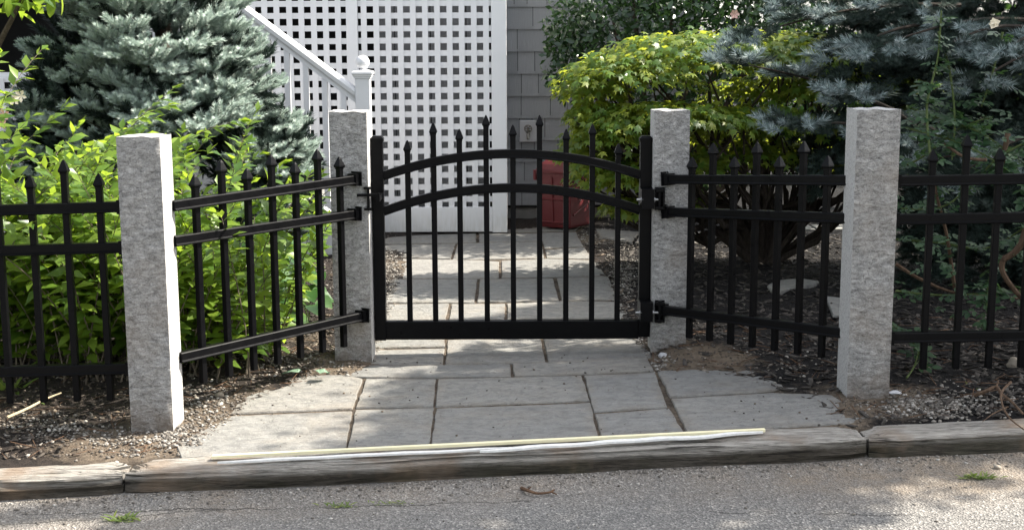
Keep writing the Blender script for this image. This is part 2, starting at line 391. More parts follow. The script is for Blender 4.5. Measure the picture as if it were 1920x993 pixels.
def soil_lift(pts):
    """height of the loose soil above the plain grade"""
    d = dist_poly(pts, OUTLINE); ins = inside(pts, OUTLINE)
    jit = np.array([fnoise(p[0]*9, p[1]*9, 3.1) for p in pts])
    j2 = np.array([fnoise(p[0]*25, p[1]*25, 7.7) for p in pts])
    d2 = np.where(ins, -d, d) + jit*.02
    h = np.where(d2 < 0, .002, .006 + .012*np.clip(d2/.16, 0, 1) + jit*.012*np.clip(d2/.1, 0, 1) + j2*.005)
    for (px, py, r, a) in ((1330, 660, .2, .035), (1262, 680, .12, .008), (600, 680, .22, .012), (290, 806, .2, -.014), (1640, 752, .2, -.014)):
        c = gp(px, py); q = (pts[:, 0]-c.x)**2 + (pts[:, 1]-c.y)**2
        h = h + np.where(d2 > 0, a*np.exp(-q/(r*r))*np.clip(d2/.06, 0, 1), 0)
    kf = np.clip((pts[:, 1]-4.3)/.12, 0, 1)
    return np.where(d2 < 0, h, np.minimum(h, .002+.06*kf)), d2
_DIRT = [(1300,690,.26,1.2),(1640,755,.26,1.1),(370,800,.3,1.0),(250,835,.3,.9),(640,690,.2,.9),(1530,790,.2,1),(60,760,.5,.35),(450,745,.2,.55),(715,660,.12,1),(1195,650,.14,1),(1120,450,.3,.8),(1440,735,.18,.5),(1260,660,.12,.9),(740,500,.3,.6),(560,640,.25,.5)]
def dirt_amount(pts, d2):
    a = np.zeros(len(pts))
    for (px, py, r, k) in _DIRT:
        c = gp(px, py); q = (pts[:, 0]-c.x)**2 + (pts[:, 1]-c.y)**2; a = np.maximum(a, k*np.exp(-q/(r*r)))
    a = np.where(d2 < 0.01, np.maximum(a, .52), a)
    return np.clip(a, 0, 1.2)
def grid_axis(lo, hi, step, far_lo, far_hi):
    a = list(np.arange(lo, hi+1e-6, step)); s = step; x = lo
    while x > far_lo: s *= 1.7; x -= s; a.insert(0, max(x, far_lo))
    s = step; x = hi
    while x < far_hi: s *= 1.7; x += s; a.append(min(x, far_hi))
    return np.array(a)
def sheet(name, xs, ys, hfun, mat, attrs):
    X, Y = np.meshgrid(xs, ys); pts = np.stack([X.ravel(), Y.ravel()], 1)
    z, at_ = hfun(pts); nx, ny = len(xs), len(ys)
    idx = np.arange(nx*ny).reshape(ny, nx)
    a, b, c, d = idx[:-1, :-1].ravel(), idx[:-1, 1:].ravel(), idx[1:, 1:].ravel(), idx[1:, :-1].ravel()
    tris = np.concatenate([np.stack([a, b, c], 1), np.stack([a, c, d], 1)])
    me = tri_mesh(name, np.column_stack([pts, z]), tris, mat)
    me.polygons.foreach_set('use_smooth', np.ones(len(tris), bool))
    for nm, vals in at_.items():
        at2 = me.attributes.new(nm, 'FLOAT', 'POINT'); at2.data.foreach_set('value', np.asarray(vals, np.float32))
    return tag(link(name, me, None), kind='structure')
def kerb_y(x): return 4.085 + .05*x          # front top edge of the kerb timbers
def ground_h(pts):
    h, d2 = soil_lift(pts); base = np.array([zg(min(max(p[0], -4), 4), p[1]) for p in pts])
    far = np.clip((np.abs(pts[:, 0])-4)/4, 0, 1)
    edge = pts[:, 1] < 4.205+.05*np.clip(pts[:, 0], -4, 4)
    z = base + h*(1-far) + np.where(edge, -.10, 0)
    return z, {'dirt': dirt_amount(pts, d2)}
sheet('ground', grid_axis(-2.6, 2.6, .025, -70, 70), grid_axis(4.0, 9.4, .025, 4.0, 90), ground_h, SOIL, None)
def road_h(pts):
    dk = (kerb_y(np.clip(pts[:, 0], -6, 6)) - pts[:, 1])
    z = np.array([-.08 + .03*max(min(p[0], 40), -40) for p in pts])
    n = np.array([fnoise(p[0]*2.2, p[1]*3, 1.3) for p in pts]); n2 = np.array([fnoise(p[0]*5, p[1]*5, 9.3) for p in pts])
    z = z + n*.006 + .02*np.exp(-(np.clip(dk, 0, 9)/.07)**2)
    e = np.exp(-(np.clip(dk, 0, 9)/.2)**2)*(.75+.5*n2)
    s2 = np.exp(-((pts[:, 0]-1.35)/.55)**2 - ((pts[:, 1]-3.98)/.2)**2) + np.exp(-((pts[:, 0]+1.35)/.45)**2 - ((pts[:, 1]-3.62)/.14)**2)
    return z, {'sand': np.clip(e*.65 + s2*.9 + n2*.1, 0, 1)}
sheet('road', grid_axis(-2.4, 2.4, .04, -70, 70), grid_axis(2.9, 4.26, .03, -60, 4.26), road_h, ASPHALT, None)

path = bpy.data.objects.new('garden_path', None); COL.objects.link(path); path.location = gp(960, 640); tag(path, kind='structure')
def slab(pix, dz=.010, th=.035):
    pts = [gp(*p) for p in pix]; c = sum(pts, Vector())/len(pts)
    # cut the outline finely, keep the joint open
    ring = []
    for i, a in enumerate(pts):
        b = pts[(i+1) % len(pts)]; n = max(2, int((b-a).length/.05))
        for k in range(n):
            p = a.lerp(b, k/n); q = (b-a).normalized(); nrm = Vector((-q.y, q.x, 0))
            p = p + nrm*(.0045*fnoise(p.x*16, p.y*16, c.x)+.0025*fnoise(p.x*50, p.y*50, c.x)); ring.append(p)
    cc = c
    def inset(p, d):
        v = p-cc; L = v.length; return cc + v*max(0, (L-d)/L)
    tilt = (random.uniform(-.004, .004), random.uniform(-.004, .004)); lift = random.uniform(-.002, .002)
    def lv(p, z): return Vector((p.x, p.y, zg(p.x, p.y)+dz+z+lift+tilt[0]*(p.x-cc.x)+tilt[1]*(p.y-cc.y)))
    n = len(ring); o0 = origin(path)
    rows = [[lv(inset(p, .0005), -th) for p in ring], [lv(inset(p, .0005), -.005) for p in ring], [lv(inset(p, .004), 0) for p in ring], [lv(inset(p, .05), .0006) for p in ring]]
    mb = MB(); mb.loft(rows, caps=False); mb.add(rows[3], [tuple(range(n))])
    me = bpy.data.meshes.new('flagstone'); me.from_pydata([tuple(Vector(v)-o0) for v in mb.v], [], mb.f); me.materials.append(SLAB)
    at_ = me.attributes.new('edge', 'FLOAT', 'POINT')
    vals = [1]*n*2 + [.8]*n + [.18]*n + [.18]*n; at_.data.foreach_set('value', np.array(vals[:len(me.vertices)], np.float32))
    bm = bmesh.new(); bm.from_mesh(me); bmesh.ops.recalc_face_normals(bm, faces=bm.faces); bmesh.ops.triangulate(bm, faces=[f for f in bm.faces if len(f.verts) > 4]); bm.to_mesh(me); bm.free()
    return link('flagstone', me, None, path)
SLABS = [
 [(340,862),(648,846),(661,773),(436,783),(330,835)],
 [(652,846),(804,840),(814,768),(666,772)],
 [(808,840),(1122,823),(1108,757),(817,768)],
 [(1128,823),(1282,813),(1255,769),(1115,779)],
 [(1288,813),(1640,795),(1560,745),(1450,740),(1258,751)],
 [(433,779),(661,769),(681,713),(640,704),(540,700),(470,725)],
 [(667,768),(812,765),(818,714),(686,714)],
 [(816,765),(1107,754),(1091,707),(821,714)],
 [(1113,775),(1252,766),(1228,701),(1095,707)],
 [(1256,748),(1500,733),(1420,700),(1330,690),(1233,700)],
 [(640,709),(685,711),(960,710),(957,686),(697,690),(660,695)],
 [(965,709),(1227,699),(1214,674),(960,686)],
 [(690,688),(830,687),(834,656),(690,660)],
 [(835,686),(1023,683),(1013,634),(839,640)],
 [(1028,682),(1225,674),(1195,628),(1018,632)],
 [(700,656),(833,653),(836,605),(700,610)],
 [(841,637),(1015,631),(1010,603),(948,604),(839,606)],
 [(1016,630),(1190,627),(1180,600),(1013,602)],
 [(715,607),(835,603),(842,572),(722,573)],
 [(842,603),(946,602),(947,572),(847,572)],
 [(951,602),(1183,599),(1165,568),(1050,567),(951,572)],
 [(720,570),(890,570),(895,526),(735,526)],
 [(895,569),(1048,566),(1037,525),(900,526)],
 [(1054,566),(1160,565),(1140,521),(1044,524)],
 [(742,523),(935,524),(936,493),(900,490),(755,487)],
 [(941,524),(1136,519),(1118,490),(1020,487),(940,491)],
 [(715,484),(845,488),(854,459),(700,462),(700,474)],
 [(849,489),(1020,486),(1016,456),(858,459)],
 [(1025,486),(1115,487),(1096,466),(1022,470)],
 [(726,448),(705,460),(893,458),(893,441),(780,444)],
 [(898,457),(1018,455),(1008,440),(898,440)],
 [(1021,467),(1094,464),(1080,436),(1013,438)],
 [(896,438),(1012,437),(1005,424),(952,423),(896,429)],
 [(1016,436),(1078,434),(1095,420),(1010,423)],
]
for s_ in SLABS: slab(s_, random.uniform(.008, .011))
for s_ in ([(1125,452),(1185,462),(1200,442),(1118,436)], [(1190,462),(1330,463),(1318,442),(1205,442)]): slab(s_, .03)

# ------------------------------------------------------------------ kerb timbers and the two strips lying on them
def timber(x0, x1, label, seed):
    mb = MB(); rings = []; n = int((x1-x0)/.03); h = .13; wd = .15
    prof = []
    for k in range(8): prof.append((0 + .004, -h + h*.86*k/7))
    for k in range(1, 5): a = k/5*math.pi/2; prof.append((.022*(1-math.cos(a))+.004, -h*.14 + .018*math.sin(a)))
    for k in range(9): prof.append((.03 + (wd-.03)*k/8, 0))
    prof.append((wd, -h))
    for i in range(n+1):
        x = x0 + (x1-x0)*i/n; y = kerb_y(x); zt = zg(x, 4.2)+.008
        endk = min(i, n-i); er = .012*max(0, 1-endk/2.0)
        ring = []
        for (dy, dz) in prof:
            wv = fnoise(x*1.3+seed, dy*30, dz*40)*.010 + fnoise(x*6+seed, dy*55, dz*60)*.007
            groove = -.014*max(0, fnoise(x*.9+seed*2, dy*60+3, dz*80)-.18)*3
            front = dy < .03
            ring.append(Vector((x, y+dy+(-(wv+groove) if front else 0)+ (er if front else 0), zt+dz+((wv+groove) if not front else fnoise(x*2.4, seed, 5)*.006) - (er if not front and dz > -.05 else 0))))
        rings.append(ring)
    mb.loft(rings)
    o = mb.build('kerb_timber', TIMBER, None, smooth=True, loc=Vector((x0, kerb_y(x0), zg(x0, 4.2))))
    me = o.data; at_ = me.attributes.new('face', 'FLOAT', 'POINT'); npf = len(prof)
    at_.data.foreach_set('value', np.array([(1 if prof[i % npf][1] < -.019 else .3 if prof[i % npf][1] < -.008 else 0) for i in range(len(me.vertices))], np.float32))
    return tag(o, label, 'kerb', 'weathered timbers edging the road')
XJ1 = -1.23; XJ2 = 1.148
timber(-3.4, XJ1-.004, 'weathered timber kerb at the left, reddish stained, with a split end', 1.0)
timber(XJ1+.004, XJ2-.005, 'long middle timber kerb that carries the yellow and white strips', 5.0)
timber(XJ2+.005, 3.4, 'timber kerb at the right beside the round stone on the road', 9.0)
def strip(name, a, b, wd, th, mat, label, wob=0):
    A, B = Vector(a), Vector(b); n = 24; mb = MB(); rings = []
    for i in range(n+1):
        t = i/n; p = A.lerp(B, t); p.z += wob*fnoise(t*7, 2.2)*.5; p.y += wob*fnoise(t*5, 8.2)
        w2 = wd*(1 if wob == 0 else (.75+.5*abs(fnoise(t*9, 4)))*min(1, .25+6*min(t, 1-t)))
        rings.append([p+Vector((0, -w2/2, 0)), p+Vector((0, w2/2, 0)), p+Vector((0, w2/2, th)), p+Vector((0, -w2/2, th))])
    mb.loft(rings); return tag(mb.build(name, mat, None, loc=A), label, 'wood strip')
def kt(px, py, dz=.016): return gp(px, py, dz)
strip('wood_strip', kt(398,858), kt(1434,808), .018, .009, YWOOD, 'long pale yellow wood strip lying on the middle timber kerb')
strip('wood_splinter', kt(408,868), kt(960,841), .02, .006, WWOOD, 'flat white painted wood strip lying in front of the yellow strip, left half', .006)
strip('wood_splinter', kt(900,847), kt(1430,812), .028, .007, WWOOD, 'split white painted splinter in front of the yellow strip, frayed at its right end', .014)

# ------------------------------------------------------------------ granite posts
def granite_post(pxl, pxr, ptop, pbase, Y, label, depth=.15, rot=0.0, bury=.12):
    tl, tr = at(pxl, ptop, Y), at(pxr, ptop, Y); base = at((pxl+pxr)/2, pbase, Y).z
    wd = tr.x-tl.x; cx = (tl.x+tr.x)/2; cy = Y+depth/2; z0, z1 = base-bury, tl.z
    root = Vector((cx, cy, base)); nx, nz = 14, int((z1-z0)/.014); me_v = []; me_f = []; mi = []
    def pt(u, v, side):
        # a little bulge and pitch on the rock face, flat sawn sides
        x = -wd/2+wd*u; z = z0+(z1-z0)*v; e = min(u, 1-u)*wd
        chip = (.0045 if side == 0 else .001)*max(0, 1-e/.012)*abs(fnoise(z*30, side*7+cx*9))
        b = (fnoise(x*9+cx*7, z*7, side)*.007 + fnoise(x*28+cx, z*26, side*3)*.006 + fnoise(x*70, z*66, side*3+cx)*.0035)*min(1, e/.01)
        b *= min(1, (1-v)*(z1-z0)/.008+.2)
        ztop = .006*fnoise(x*24+cx*3, 2.2*side)*min(1, 1) if v > .999 else 0
        return Vector((x, (-depth/2 - b + chip) if side == 0 else (depth/2 + b), z+ztop))
    grids = []
    for side in (0, 1):
        g = []
        for j in range(nz+1):
            row = []
            for i in range(nx+1):
                row.append(len(me_v)); me_v.append(pt(i/nx, j/nz, side))
            g.append(row)
        grids.append(g)
        for j in range(nz):
            for i in range(nx):
                q = (g[j][i], g[j][i+1], g[j+1][i+1], g[j+1][i]); me_f.append(q if side == 0 else q[::-1]); mi.append(0)
    n0 = len(me_v); dup = {}
    def dv(i):
        if i not in dup: dup[i] = len(me_v); me_v.append(me_v[i].copy())
        return dup[i]
    a, b = [[[dv(i) if (k in (0, nx) or j == nz) else i for k, i in enumerate(row)] for j, row in enumerate(g)] for g in grids]
    for j in range(nz):
        me_f.append((b[j][0], a[j][0], a[j+1][0], b[j+1][0])); mi.append(1)
        me_f.append((a[j][nx], b[j][nx], b[j+1][nx], a[j+1][nx])); mi.append(1)
    for i in range(nx): me_f.append((a[nz][i], a[nz][i+1], b[nz][i+1], b[nz][i])); mi.append(1)
    ca, sa = math.cos(rot), math.sin(rot)
    vv = [(v.x*ca-v.y*sa, v.x*sa+v.y*ca, v.z-base) for v in me_v]
    me = bpy.data.meshes.new('granite_post'); me.from_pydata(vv, [], me_f); me.materials.append(GRANITE); me.materials.append(SAWN)
    me.polygons.foreach_set('material_index', np.array(mi, np.int32))
    me.polygons.foreach_set('use_smooth', np.array([m == 0 for m in mi], bool))
    at_ = me.attributes.new('foot', 'FLOAT', 'POINT'); at_.data.foreach_set('value', np.array([max(0, 1-(v[2])/.13) for v in vv], np.float32))
    o = link('granite_post', me, None, None, root)
    tag(o, label, 'stone post', 'granite posts of the gate and fence'); return dict(x0=cx-wd/2, x1=cx+wd/2, y0=Y, y1=Y+depth, z0=base, z1=z1)
PLF = granite_post(217, 299, 257, 806, 4.485, 'front left granite post, nearest the timber kerb, its right side in sun', .155)
PRF = granite_post(1608, 1690, 206, 746, 4.64, 'front right granite post beside the patch of white gravel', .15)
PLR = granite_post(616, 687, 210, 682, 5.40, 'rear left granite post carrying the gate latch', .15)
PRR = granite_post(1227, 1294, 208, 672, 5.46, 'rear right granite post carrying the two gate hinges', .15)

# ------------------------------------------------------------------ black metal fence and gate
PW = .0225
def picket_mesh(h):
    mb = MB(); a = PW/2; mb.box((-a, -a, 0), (a, a, h))
    me = bpy.data.meshes.new('picket'); me.from_pydata(mb.v, [], mb.f); me.materials.append(BLACK)
    bm = bmesh.new(); bm.from_mesh(me); bmesh.ops.recalc_face_normals(bm, faces=bm.faces)
    bmesh.ops.bevel(bm, geom=list(bm.edges), offset=.0018, segments=1, affect='EDGES'); bm.to_mesh(me); bm.free(); return me
def finial_mesh():
    mb = MB(); a = PW/2
    def sq(r, z): return [Vector((-r, -r, z)), Vector((r, -r, z)), Vector((r, r, z)), Vector((-r, r, z))]
    mb.loft([sq(a+.0008, -.004), sq(a+.0008, .001), sq(a+.0052, .0075), sq(a+.0045, .0125), sq(.0065, .038), sq(.0015, .047)])
    me = bpy.data.meshes.new('finial'); me.from_pydata(mb.v, [], mb.f); me.materials.append(BLACK)
    bm = bmesh.new(); bm.from_mesh(me); bmesh.ops.recalc_face_normals(bm, faces=bm.faces); bm.to_mesh(me); bm.free(); return me
FINIAL = finial_mesh()
RAILP = [(-.0175, -.0185), (.0175, -.0185), (.0175, .0185), (-.0175, .0185)]
def rail_profile():
    # channel rail: flat face, a groove and a lip along its lower edge
    h = .0185; d = .0175
    pr = [(d, -h+.002), (d-.002, -h), (-d+.002, -h), (-d, -h+.002), (-d-.006, -h+.003), (-d-.006, -h+.0055), (-d, -h+.010), (-d, h-.003), (-d+.003, h), (d-.003, h), (d, h-.003)]
    pr = [(-a, b) for a, b in pr]
    return pr
RP = rail_profile(); RP2 = [(-a, b) for a, b in RP]
def add_picket(root, x, y, zb, zt):
    o = link('picket', picket_mesh(zt-zb-.042), None, root, Vector((x, y, zb))-origin(root))
    o.rotation_euler.z = root.get('yaw', 0.0)
    link('finial', FINIAL, None, o, (0, 0, zt-zb-.042)); return o
def fence_panel(rails, ts, short_first, tops, drop, label, brackets, lead=0.0):
    """rails: three pairs of end points, top to bottom; ts: places of the pickets along them"""
    A, B = Vector(rails[0][0]), Vector(rails[0][1])
    root = thing('fence_panel', label, 'fence', Vector((A.x, A.y, zg(A.x, A.y))), 'black metal fence panels')
    yaw = math.atan2(B.y-A.y, B.x-A.x)
    root['yaw'] = yaw
    for a, b in rails: MB().bar([a, b], RP).build('rail', BLACK, root)
    for k, t in enumerate(ts):
        p = A.lerp(B, t); q = Vector(rails[2][0]).lerp(Vector(rails[2][1]), t)
        short = (k % 2 == 0) == short_first
        add_picket(root, p.x, p.y, q.z-drop, p.z + (tops[0] if short else tops[1]))
    for (p, d) in brackets:
        p = Vector(p); d = Vector(d).normalized()
        mb = MB(); mb.bar([p, p-d*.028], [(-.023, -.024), (.023, -.024), (.023, .024), (-.023, .024)]); mb.bar([p+d*.001, p-d*.005], [(-.03, -.026), (.03, -.026), (.03, .032), (-.03, .032)])
        br = mb.build('bracket', BLACK, root)
        MB().tube([p+Vector((0, -.0, .026)), p+Vector((0, 0, .0305))-d*.001], .004, 6).build('screw', STEEL, br)
    del root['yaw']
    return root
def rail_ends(pa, Ya, pb, Yb): return [(at(*a, Ya), at(*b, Yb)) for a, b in zip(pa, pb)]
# left flank
r_ = rail_ends([(322,386),(324,452),(335,670)], PLF['y0']+.13, [(668,336),(668,401),(682,591)], PLR['y0']-.001)
fence_panel(r_, [.114+.1305*i for i in range(7)], True, (.095, .135), .115, 'black metal fence panel running from the front left post back to the latch post', [(b, (b-a)) for a, b in r_])
# right flank
r_ = rail_ends([(1249,336),(1249,397),(1238,580)], PRR['y0']-.001, [(1597,338),(1594,409),(1587,624)], PRF['y0']+.13)
fence_panel(r_, [.156+.1212*i for i in range(7)], True, (.085, .14), .105, 'black metal fence panel running from the hinge post forward to the front right post', [(a, (a-b)) for a, b in r_])
# far left, far right
YL = PLF['y0']+.08
a_ = [at(222,387,YL), at(225,463,YL), at(235,689,YL)]
sl_ = Vector((-1.9, 0, -1.9*.024)); r_ = [(a+sl_, Vector((PLF['x0'], a.y, a.z))) for a in a_]
x_a, x_b = r_[0][0].x, r_[0][1].x
ts = [(at(px, 390, YL).x-x_a)/(x_b-x_a) for px in (188-64*11, 188-64*10, 188-64*9, 188-64*8, 188-64*7, 188-64*6, 188-64*5, 188-64*4, 188-64*3, 188-64*2, 188-64, 188)]
fence_panel(r_, [t for t in ts if t > .01], True if len([t for t in ts if t > .01]) % 2 else False, (.112, .162), .115, 'black metal fence panel at the far left, in front of the lime shrubs', [(b, Vector((1, 0, 0))) for a, b in r_])
YR = PRF['y0']+.08
a_ = [at(1686,339,YR), at(1684,411,YR), at(1676,632,YR)]
sl_ = Vector((1.9, 0, 1.9*.012)); r_ = [(Vector((PRF['x1'], a.y, a.z)), a+sl_) for a in a_]
x_a, x_b = r_[0][0].x, r_[0][1].x
ts = [(at(1747+62.5*i, 337, YR).x-x_a)/(x_b-x_a) for i in range(16)]
fence_panel(r_, [t for t in ts if t < .99], True, (.105, .155), .12, 'black metal fence panel at the far right, in front of the rose canes', [(a, Vector((-1, 0, 0))) for a, b in r_])

# the gate
GY = 5.535
gate = thing('garden_gate', 'black arched metal garden gate with nine spear topped pickets', 'gate', at(960, 640, GY))
def gz(px, py): return at(px, py, GY)
uw = .0235
for (px0, px1, pt_, pb_) in ((707, 716, 258, 636), (1211, 1219, 258, 629)):
    t, b = gz(px0, pt_), gz(px1 if px0 < 900 else 1209+8, pb_)
    xm = t.x
    mb = MB(); mb.box((xm-uw, GY-uw, b.z), (xm+uw, GY+uw, t.z)); up_ = mb.build('gate_upright', BLACK, gate, bevel=.003)
    c_ = MB(); z = t.z
    def sq(r, zz): return [Vector((xm-r, GY-r, zz)), Vector((xm+r, GY-r, zz)), Vector((xm+r, GY+r, zz)), Vector((xm-r, GY+r, zz))]
    c_.loft([sq(uw+.003, z-.016), sq(uw+.003, z-.002), sq(uw-.006, z+.008)]); c_.build('post_cap', BLACK, up_)
XGL, XGR = gz(707, 300).x+uw, gz(1211, 300).x-uw
def arc_path(zl, zapex, n=28):
    xm = (XGL+XGR)/2; hw = (XGR-XGL)/2; s = zapex-zl; Rr = (hw*hw+s*s)/(2*s); zc = zapex-Rr
    return [Vector((XGL+(XGR-XGL)*i/n, GY, zc+math.sqrt(Rr*Rr-(XGL+(XGR-XGL)*i/n-xm)**2))) for i in range(n+1)]
arcT = arc_path(gz(716, 330).z, gz(960, 288).z); arcL = arc_path(gz(716, 396).z, gz(960, 352).z)
for arc in (arcT, arcL): MB().bar(arc, RP).build('arched_rail', BLACK, gate, smooth=False)
zb0, zb1 = gz(960, 634).z, gz(960, 600).z
MB().box((XGL, GY-.019, zb0), (XGR, GY+.019, zb1)).build('bottom_rail', BLACK, gate, bevel=.003)
for px, tip in zip((763.5, 812, 861, 911, 961.5, 1011.5, 1061.5, 1111, 1159.5), (265, 232, 244, 218, 236, 218, 244, 234, 271)):
    p = gz(px, tip); add_picket(gate, p.x, GY, zb1-.004, p.z)
# latch on the left, hinges on the right
zl = gz(690, 365).z; xl = gz(707, 360).x
LY = PLR['y0']-.016
la = MB().bar([at(669, 366, LY), at(712, 365, LY)], [(-.004, -.006), (.004, -.006), (.004, .006), (-.004, .006)]).build('latch', BLACK, gate, bevel=.001)
ge = at(708, 365, LY); MB().box((ge.x-.008, LY+.003, zl-.012), (ge.x+.008, GY-uw, zl+.012)).build('latch_arm', BLACK, la)
m_ = MB(); xa = at(690, 360, LY).x
m_.bar([Vector((xa, LY+.01, zl-.045)), Vector((xa, LY+.01, zl+.04))], [(-.005, -.005), (.005, -.005), (.005, .005), (-.005, .005)], up=Vector((0, 1, 0)))
for s in (-1, 1):
    m_.bar([Vector((xa-.018, LY+.01, zl+s*.043)), Vector((xa+.012, LY+.01, zl+s*.043))], [(-.008, -.005), (.008, -.005), (.008, .005), (-.008, .005)])
    m_.tube([Vector((xa+.002, LY+.003, zl+s*.043)), Vector((xa+.002, LY-.006, zl+s*.043))], .006, 8)
m_.build('latch_catch', BLACK, la)
MB().box((xl-uw-.002, GY-uw-.003, zl-.055), (xl+uw+.002, GY+uw+.003, zl+.055)).build('latch_collar', BLACK, la)
def hinge(py):
    c0 = gz(1233, py); z = c0.z; xp = c0.x; yf = PRR['y0']-.004
    h = MB()
    for s in (-1, 1):
        h.box((xp-.018, yf-.034, z+s*.036-.006), (xp+.018, yf, z+s*.036+.006))
    h.box((xp-.02, yf-.006, z-.047), (xp+.02, yf+.002, z+.047)); h.box((xp+.010, yf-.034, z-.036), (xp+.018, yf-.006, z+.036))
    ho = h.build('hinge', BLACK, gate, bevel=.001)
    MB().tube([(xp-.002, yf-.02, z-.046), (xp-.002, yf-.02, z+.046)], .0085, 10).build('hinge_pin', BLACK, ho, smooth=True)
    xr = gz(1211, 300).x
    b = MB(); b.tube([(xr-uw-.022, yf-.02, z-.002), (xp-.004, yf-.02, z-.002)], .0055, 10); b.tube([(xr-uw-.006, yf-.02, z-.002), (xr-uw+.004, yf-.02, z-.002)], .0105, 6); b.tube([(xr+uw, yf-.02, z-.002), (xr+uw+.006, yf-.02, z-.002)], .0105, 6)
    b.build('hinge_bolt', STEEL, ho, smooth=True)
    MB().box((xr-uw-.0025, yf-.03, z-.04), (xr+uw+.0025, GY+uw+.003, z+.04)).build('hinge_collar', BLACK, ho)
hinge(368); hinge(576)

# ------------------------------------------------------------------ house: shingles, lattice, trim
HY = 9.15
def hx(px, py=200): return at(px, py, HY).x
def hz(py, px=900): return at(px, py, HY).z
house = thing('house', 'grey shingled house with white lattice below its porch', 'house', (hx(950), HY+.3, 0))
XC0, XC1 = hx(922), hx(950)
HW = 9.75
zs0 = at(1000, 387, HW).z
w_ = MB(); w_.box((XC1-.06, HW+.10, zs0-.02), (1.35, HW+3.5, 3.2)); w_.build('wall', DARKWALL, house)
MB().box((XC1-.05, HW+.13, -.05), (1.33, HW+.3, zs0-.021)).build('foundation', CONCRETE, house)
rowh = .1605
def shingle_mesh(wd):
    mb = MB(); h = rowh+.02
    mb.add([(0, -.002, h), (wd, -.002, h), (wd, -.014, 0), (0, -.014, 0), (0, .006, h), (wd, .006, h), (wd, .0, 0), (0, .0, 0)],
           [(0, 3, 2, 1), (4, 5, 6, 7), (3, 7, 6, 2), (0, 1, 5, 4), (0, 4, 7, 3), (1, 2, 6, 5)])
    me = bpy.data.meshes.new('shingle'); me.from_pydata(mb.v, [], mb.f); me.materials.append(SHINGLE)
    bm = bmesh.new(); bm.from_mesh(me); bmesh.ops.recalc_face_normals(bm, faces=bm.faces); bm.to_mesh(me); bm.free(); return me
SH = {k: shingle_mesh(k/100) for k in (9, 12, 14, 17, 21)}
for row in range(12):
    x = XC1-.05+random.uniform(-.1,0); z = zs0+row*rowh
    while x < 1.33:
        k = random.choice(list(SH)); wd = k/100
        if x+wd > 1.36: break
        o = link('shingle', SH[k], None, house, Vector((x, HW+.098-random.uniform(0, .002), z+random.uniform(-.0015, .0015)))-origin(house)); x += wd+.004
MB().box((XC1-.05, HW+.08, zs0+12*rowh+.02), (1.35, HW+.0998, 3.2)).build('upper_wall', SHINGLE, house)
MB().box((XC0, HY-.012, .015), (XC1, HY+.70, 3.2)).build('corner_board', WHITE, house, bevel=.003)
XT0, XT1 = hx(653), hx(674)
MB().box((XT0, HY-.014, .02), (XT1, HY+.03, 3.0)).build('trim_board', WHITE, house, bevel=.002)
zl0 = hz(388)
XLL = hx(-420)
MB().box((XT1+.001, HY-.006, hz(434)), (XC0-.001, HY+.03, zl0)).build('base_board', WHITE, house, bevel=.002)
MB().box((XLL, HY-.006, .01), (XT0-.001, HY+.03, zl0)).build('base_board', WHITE, house, bevel=.002)
MB().box((XLL, HY+.05, -.05), (XC0, HY+.09, .09)).build('sill_board', DARKWALL, house)
sp = 22.45/2500*math.hypot(HY, 0)*1.005; sw = .0385
def lattice(x0, x1, z0, z1, xfirst):
    pan = MB().box((x0, HY+.022, z1-.002), (x1, HY+.03, z1+.04)).build('lattice_panel', WHITE, house)
    zs = []; z = z0+.055
    while z < z1: zs.append(z); z += sp*1.005
    for z in zs:
        z_ = z+random.uniform(-.0015, .0015); q_ = random.uniform(-.002, .002); MB().add([(x0, HY+.011, z_-sw/2), (x1, HY+.011, z_-sw/2+q_), (x1, HY+.0175, z_-sw/2+q_), (x0, HY+.0175, z_-sw/2), (x0, HY+.011, z_+sw/2), (x1, HY+.011, z_+sw/2+q_), (x1, HY+.0175, z_+sw/2+q_), (x0, HY+.0175, z_+sw/2)], [(0,3,2,1),(4,5,6,7),(0,1,5,4),(1,2,6,5),(2,3,7,6),(3,0,4,7)]).build('lattice_slat', WHITE, pan)
    x = xfirst
    while x > x0+sw/2: x -= sp
    x += sp if x < x0 else 0
    while x < x1-.002:
        jx = random.uniform(-.0016, .0016); a, b = max(x-sw/2+jx, x0), min(x+sw/2+jx, x1)
        if b-a > .004: MB().box((a, HY+.003, z0), (b, HY+.0103, z1)).build('lattice_slat', WHITE, pan)
        x += sp
lattice(XT1+.001, XC0-.001, zl0, 2.6, hx(685.5))
XM = hx(250)
lattice(XM, XT0-.001, zl0, 2.6, hx(547))
lattice(XLL, XM-.03, zl0, hz(147, 20), hx(5))
MB().box((XM-.029, HY-.01, .02), (XM-.001, HY+.04, 2.6)).build('trim_board', WHITE, house)
# space under the porch: grey boards behind the right bay, near-black walls with the shade in their colour behind the left
for k in range(14):
    x0 = XT1+.10+k*.125
    if x0 > XC0-.1: break
    MB().box((x0, HY+.30, 0), (x0+.119, HY+.322, 2.6)).build('board', PORCHWALL, house)
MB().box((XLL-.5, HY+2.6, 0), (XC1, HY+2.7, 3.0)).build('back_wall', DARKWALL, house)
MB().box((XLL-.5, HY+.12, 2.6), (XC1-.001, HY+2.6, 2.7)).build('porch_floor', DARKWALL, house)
MB().box((XLL-.6, HY+.1, 0), (XLL-.5, HY+2.7, 3.0)).build('side_wall', DARKWALL, house)

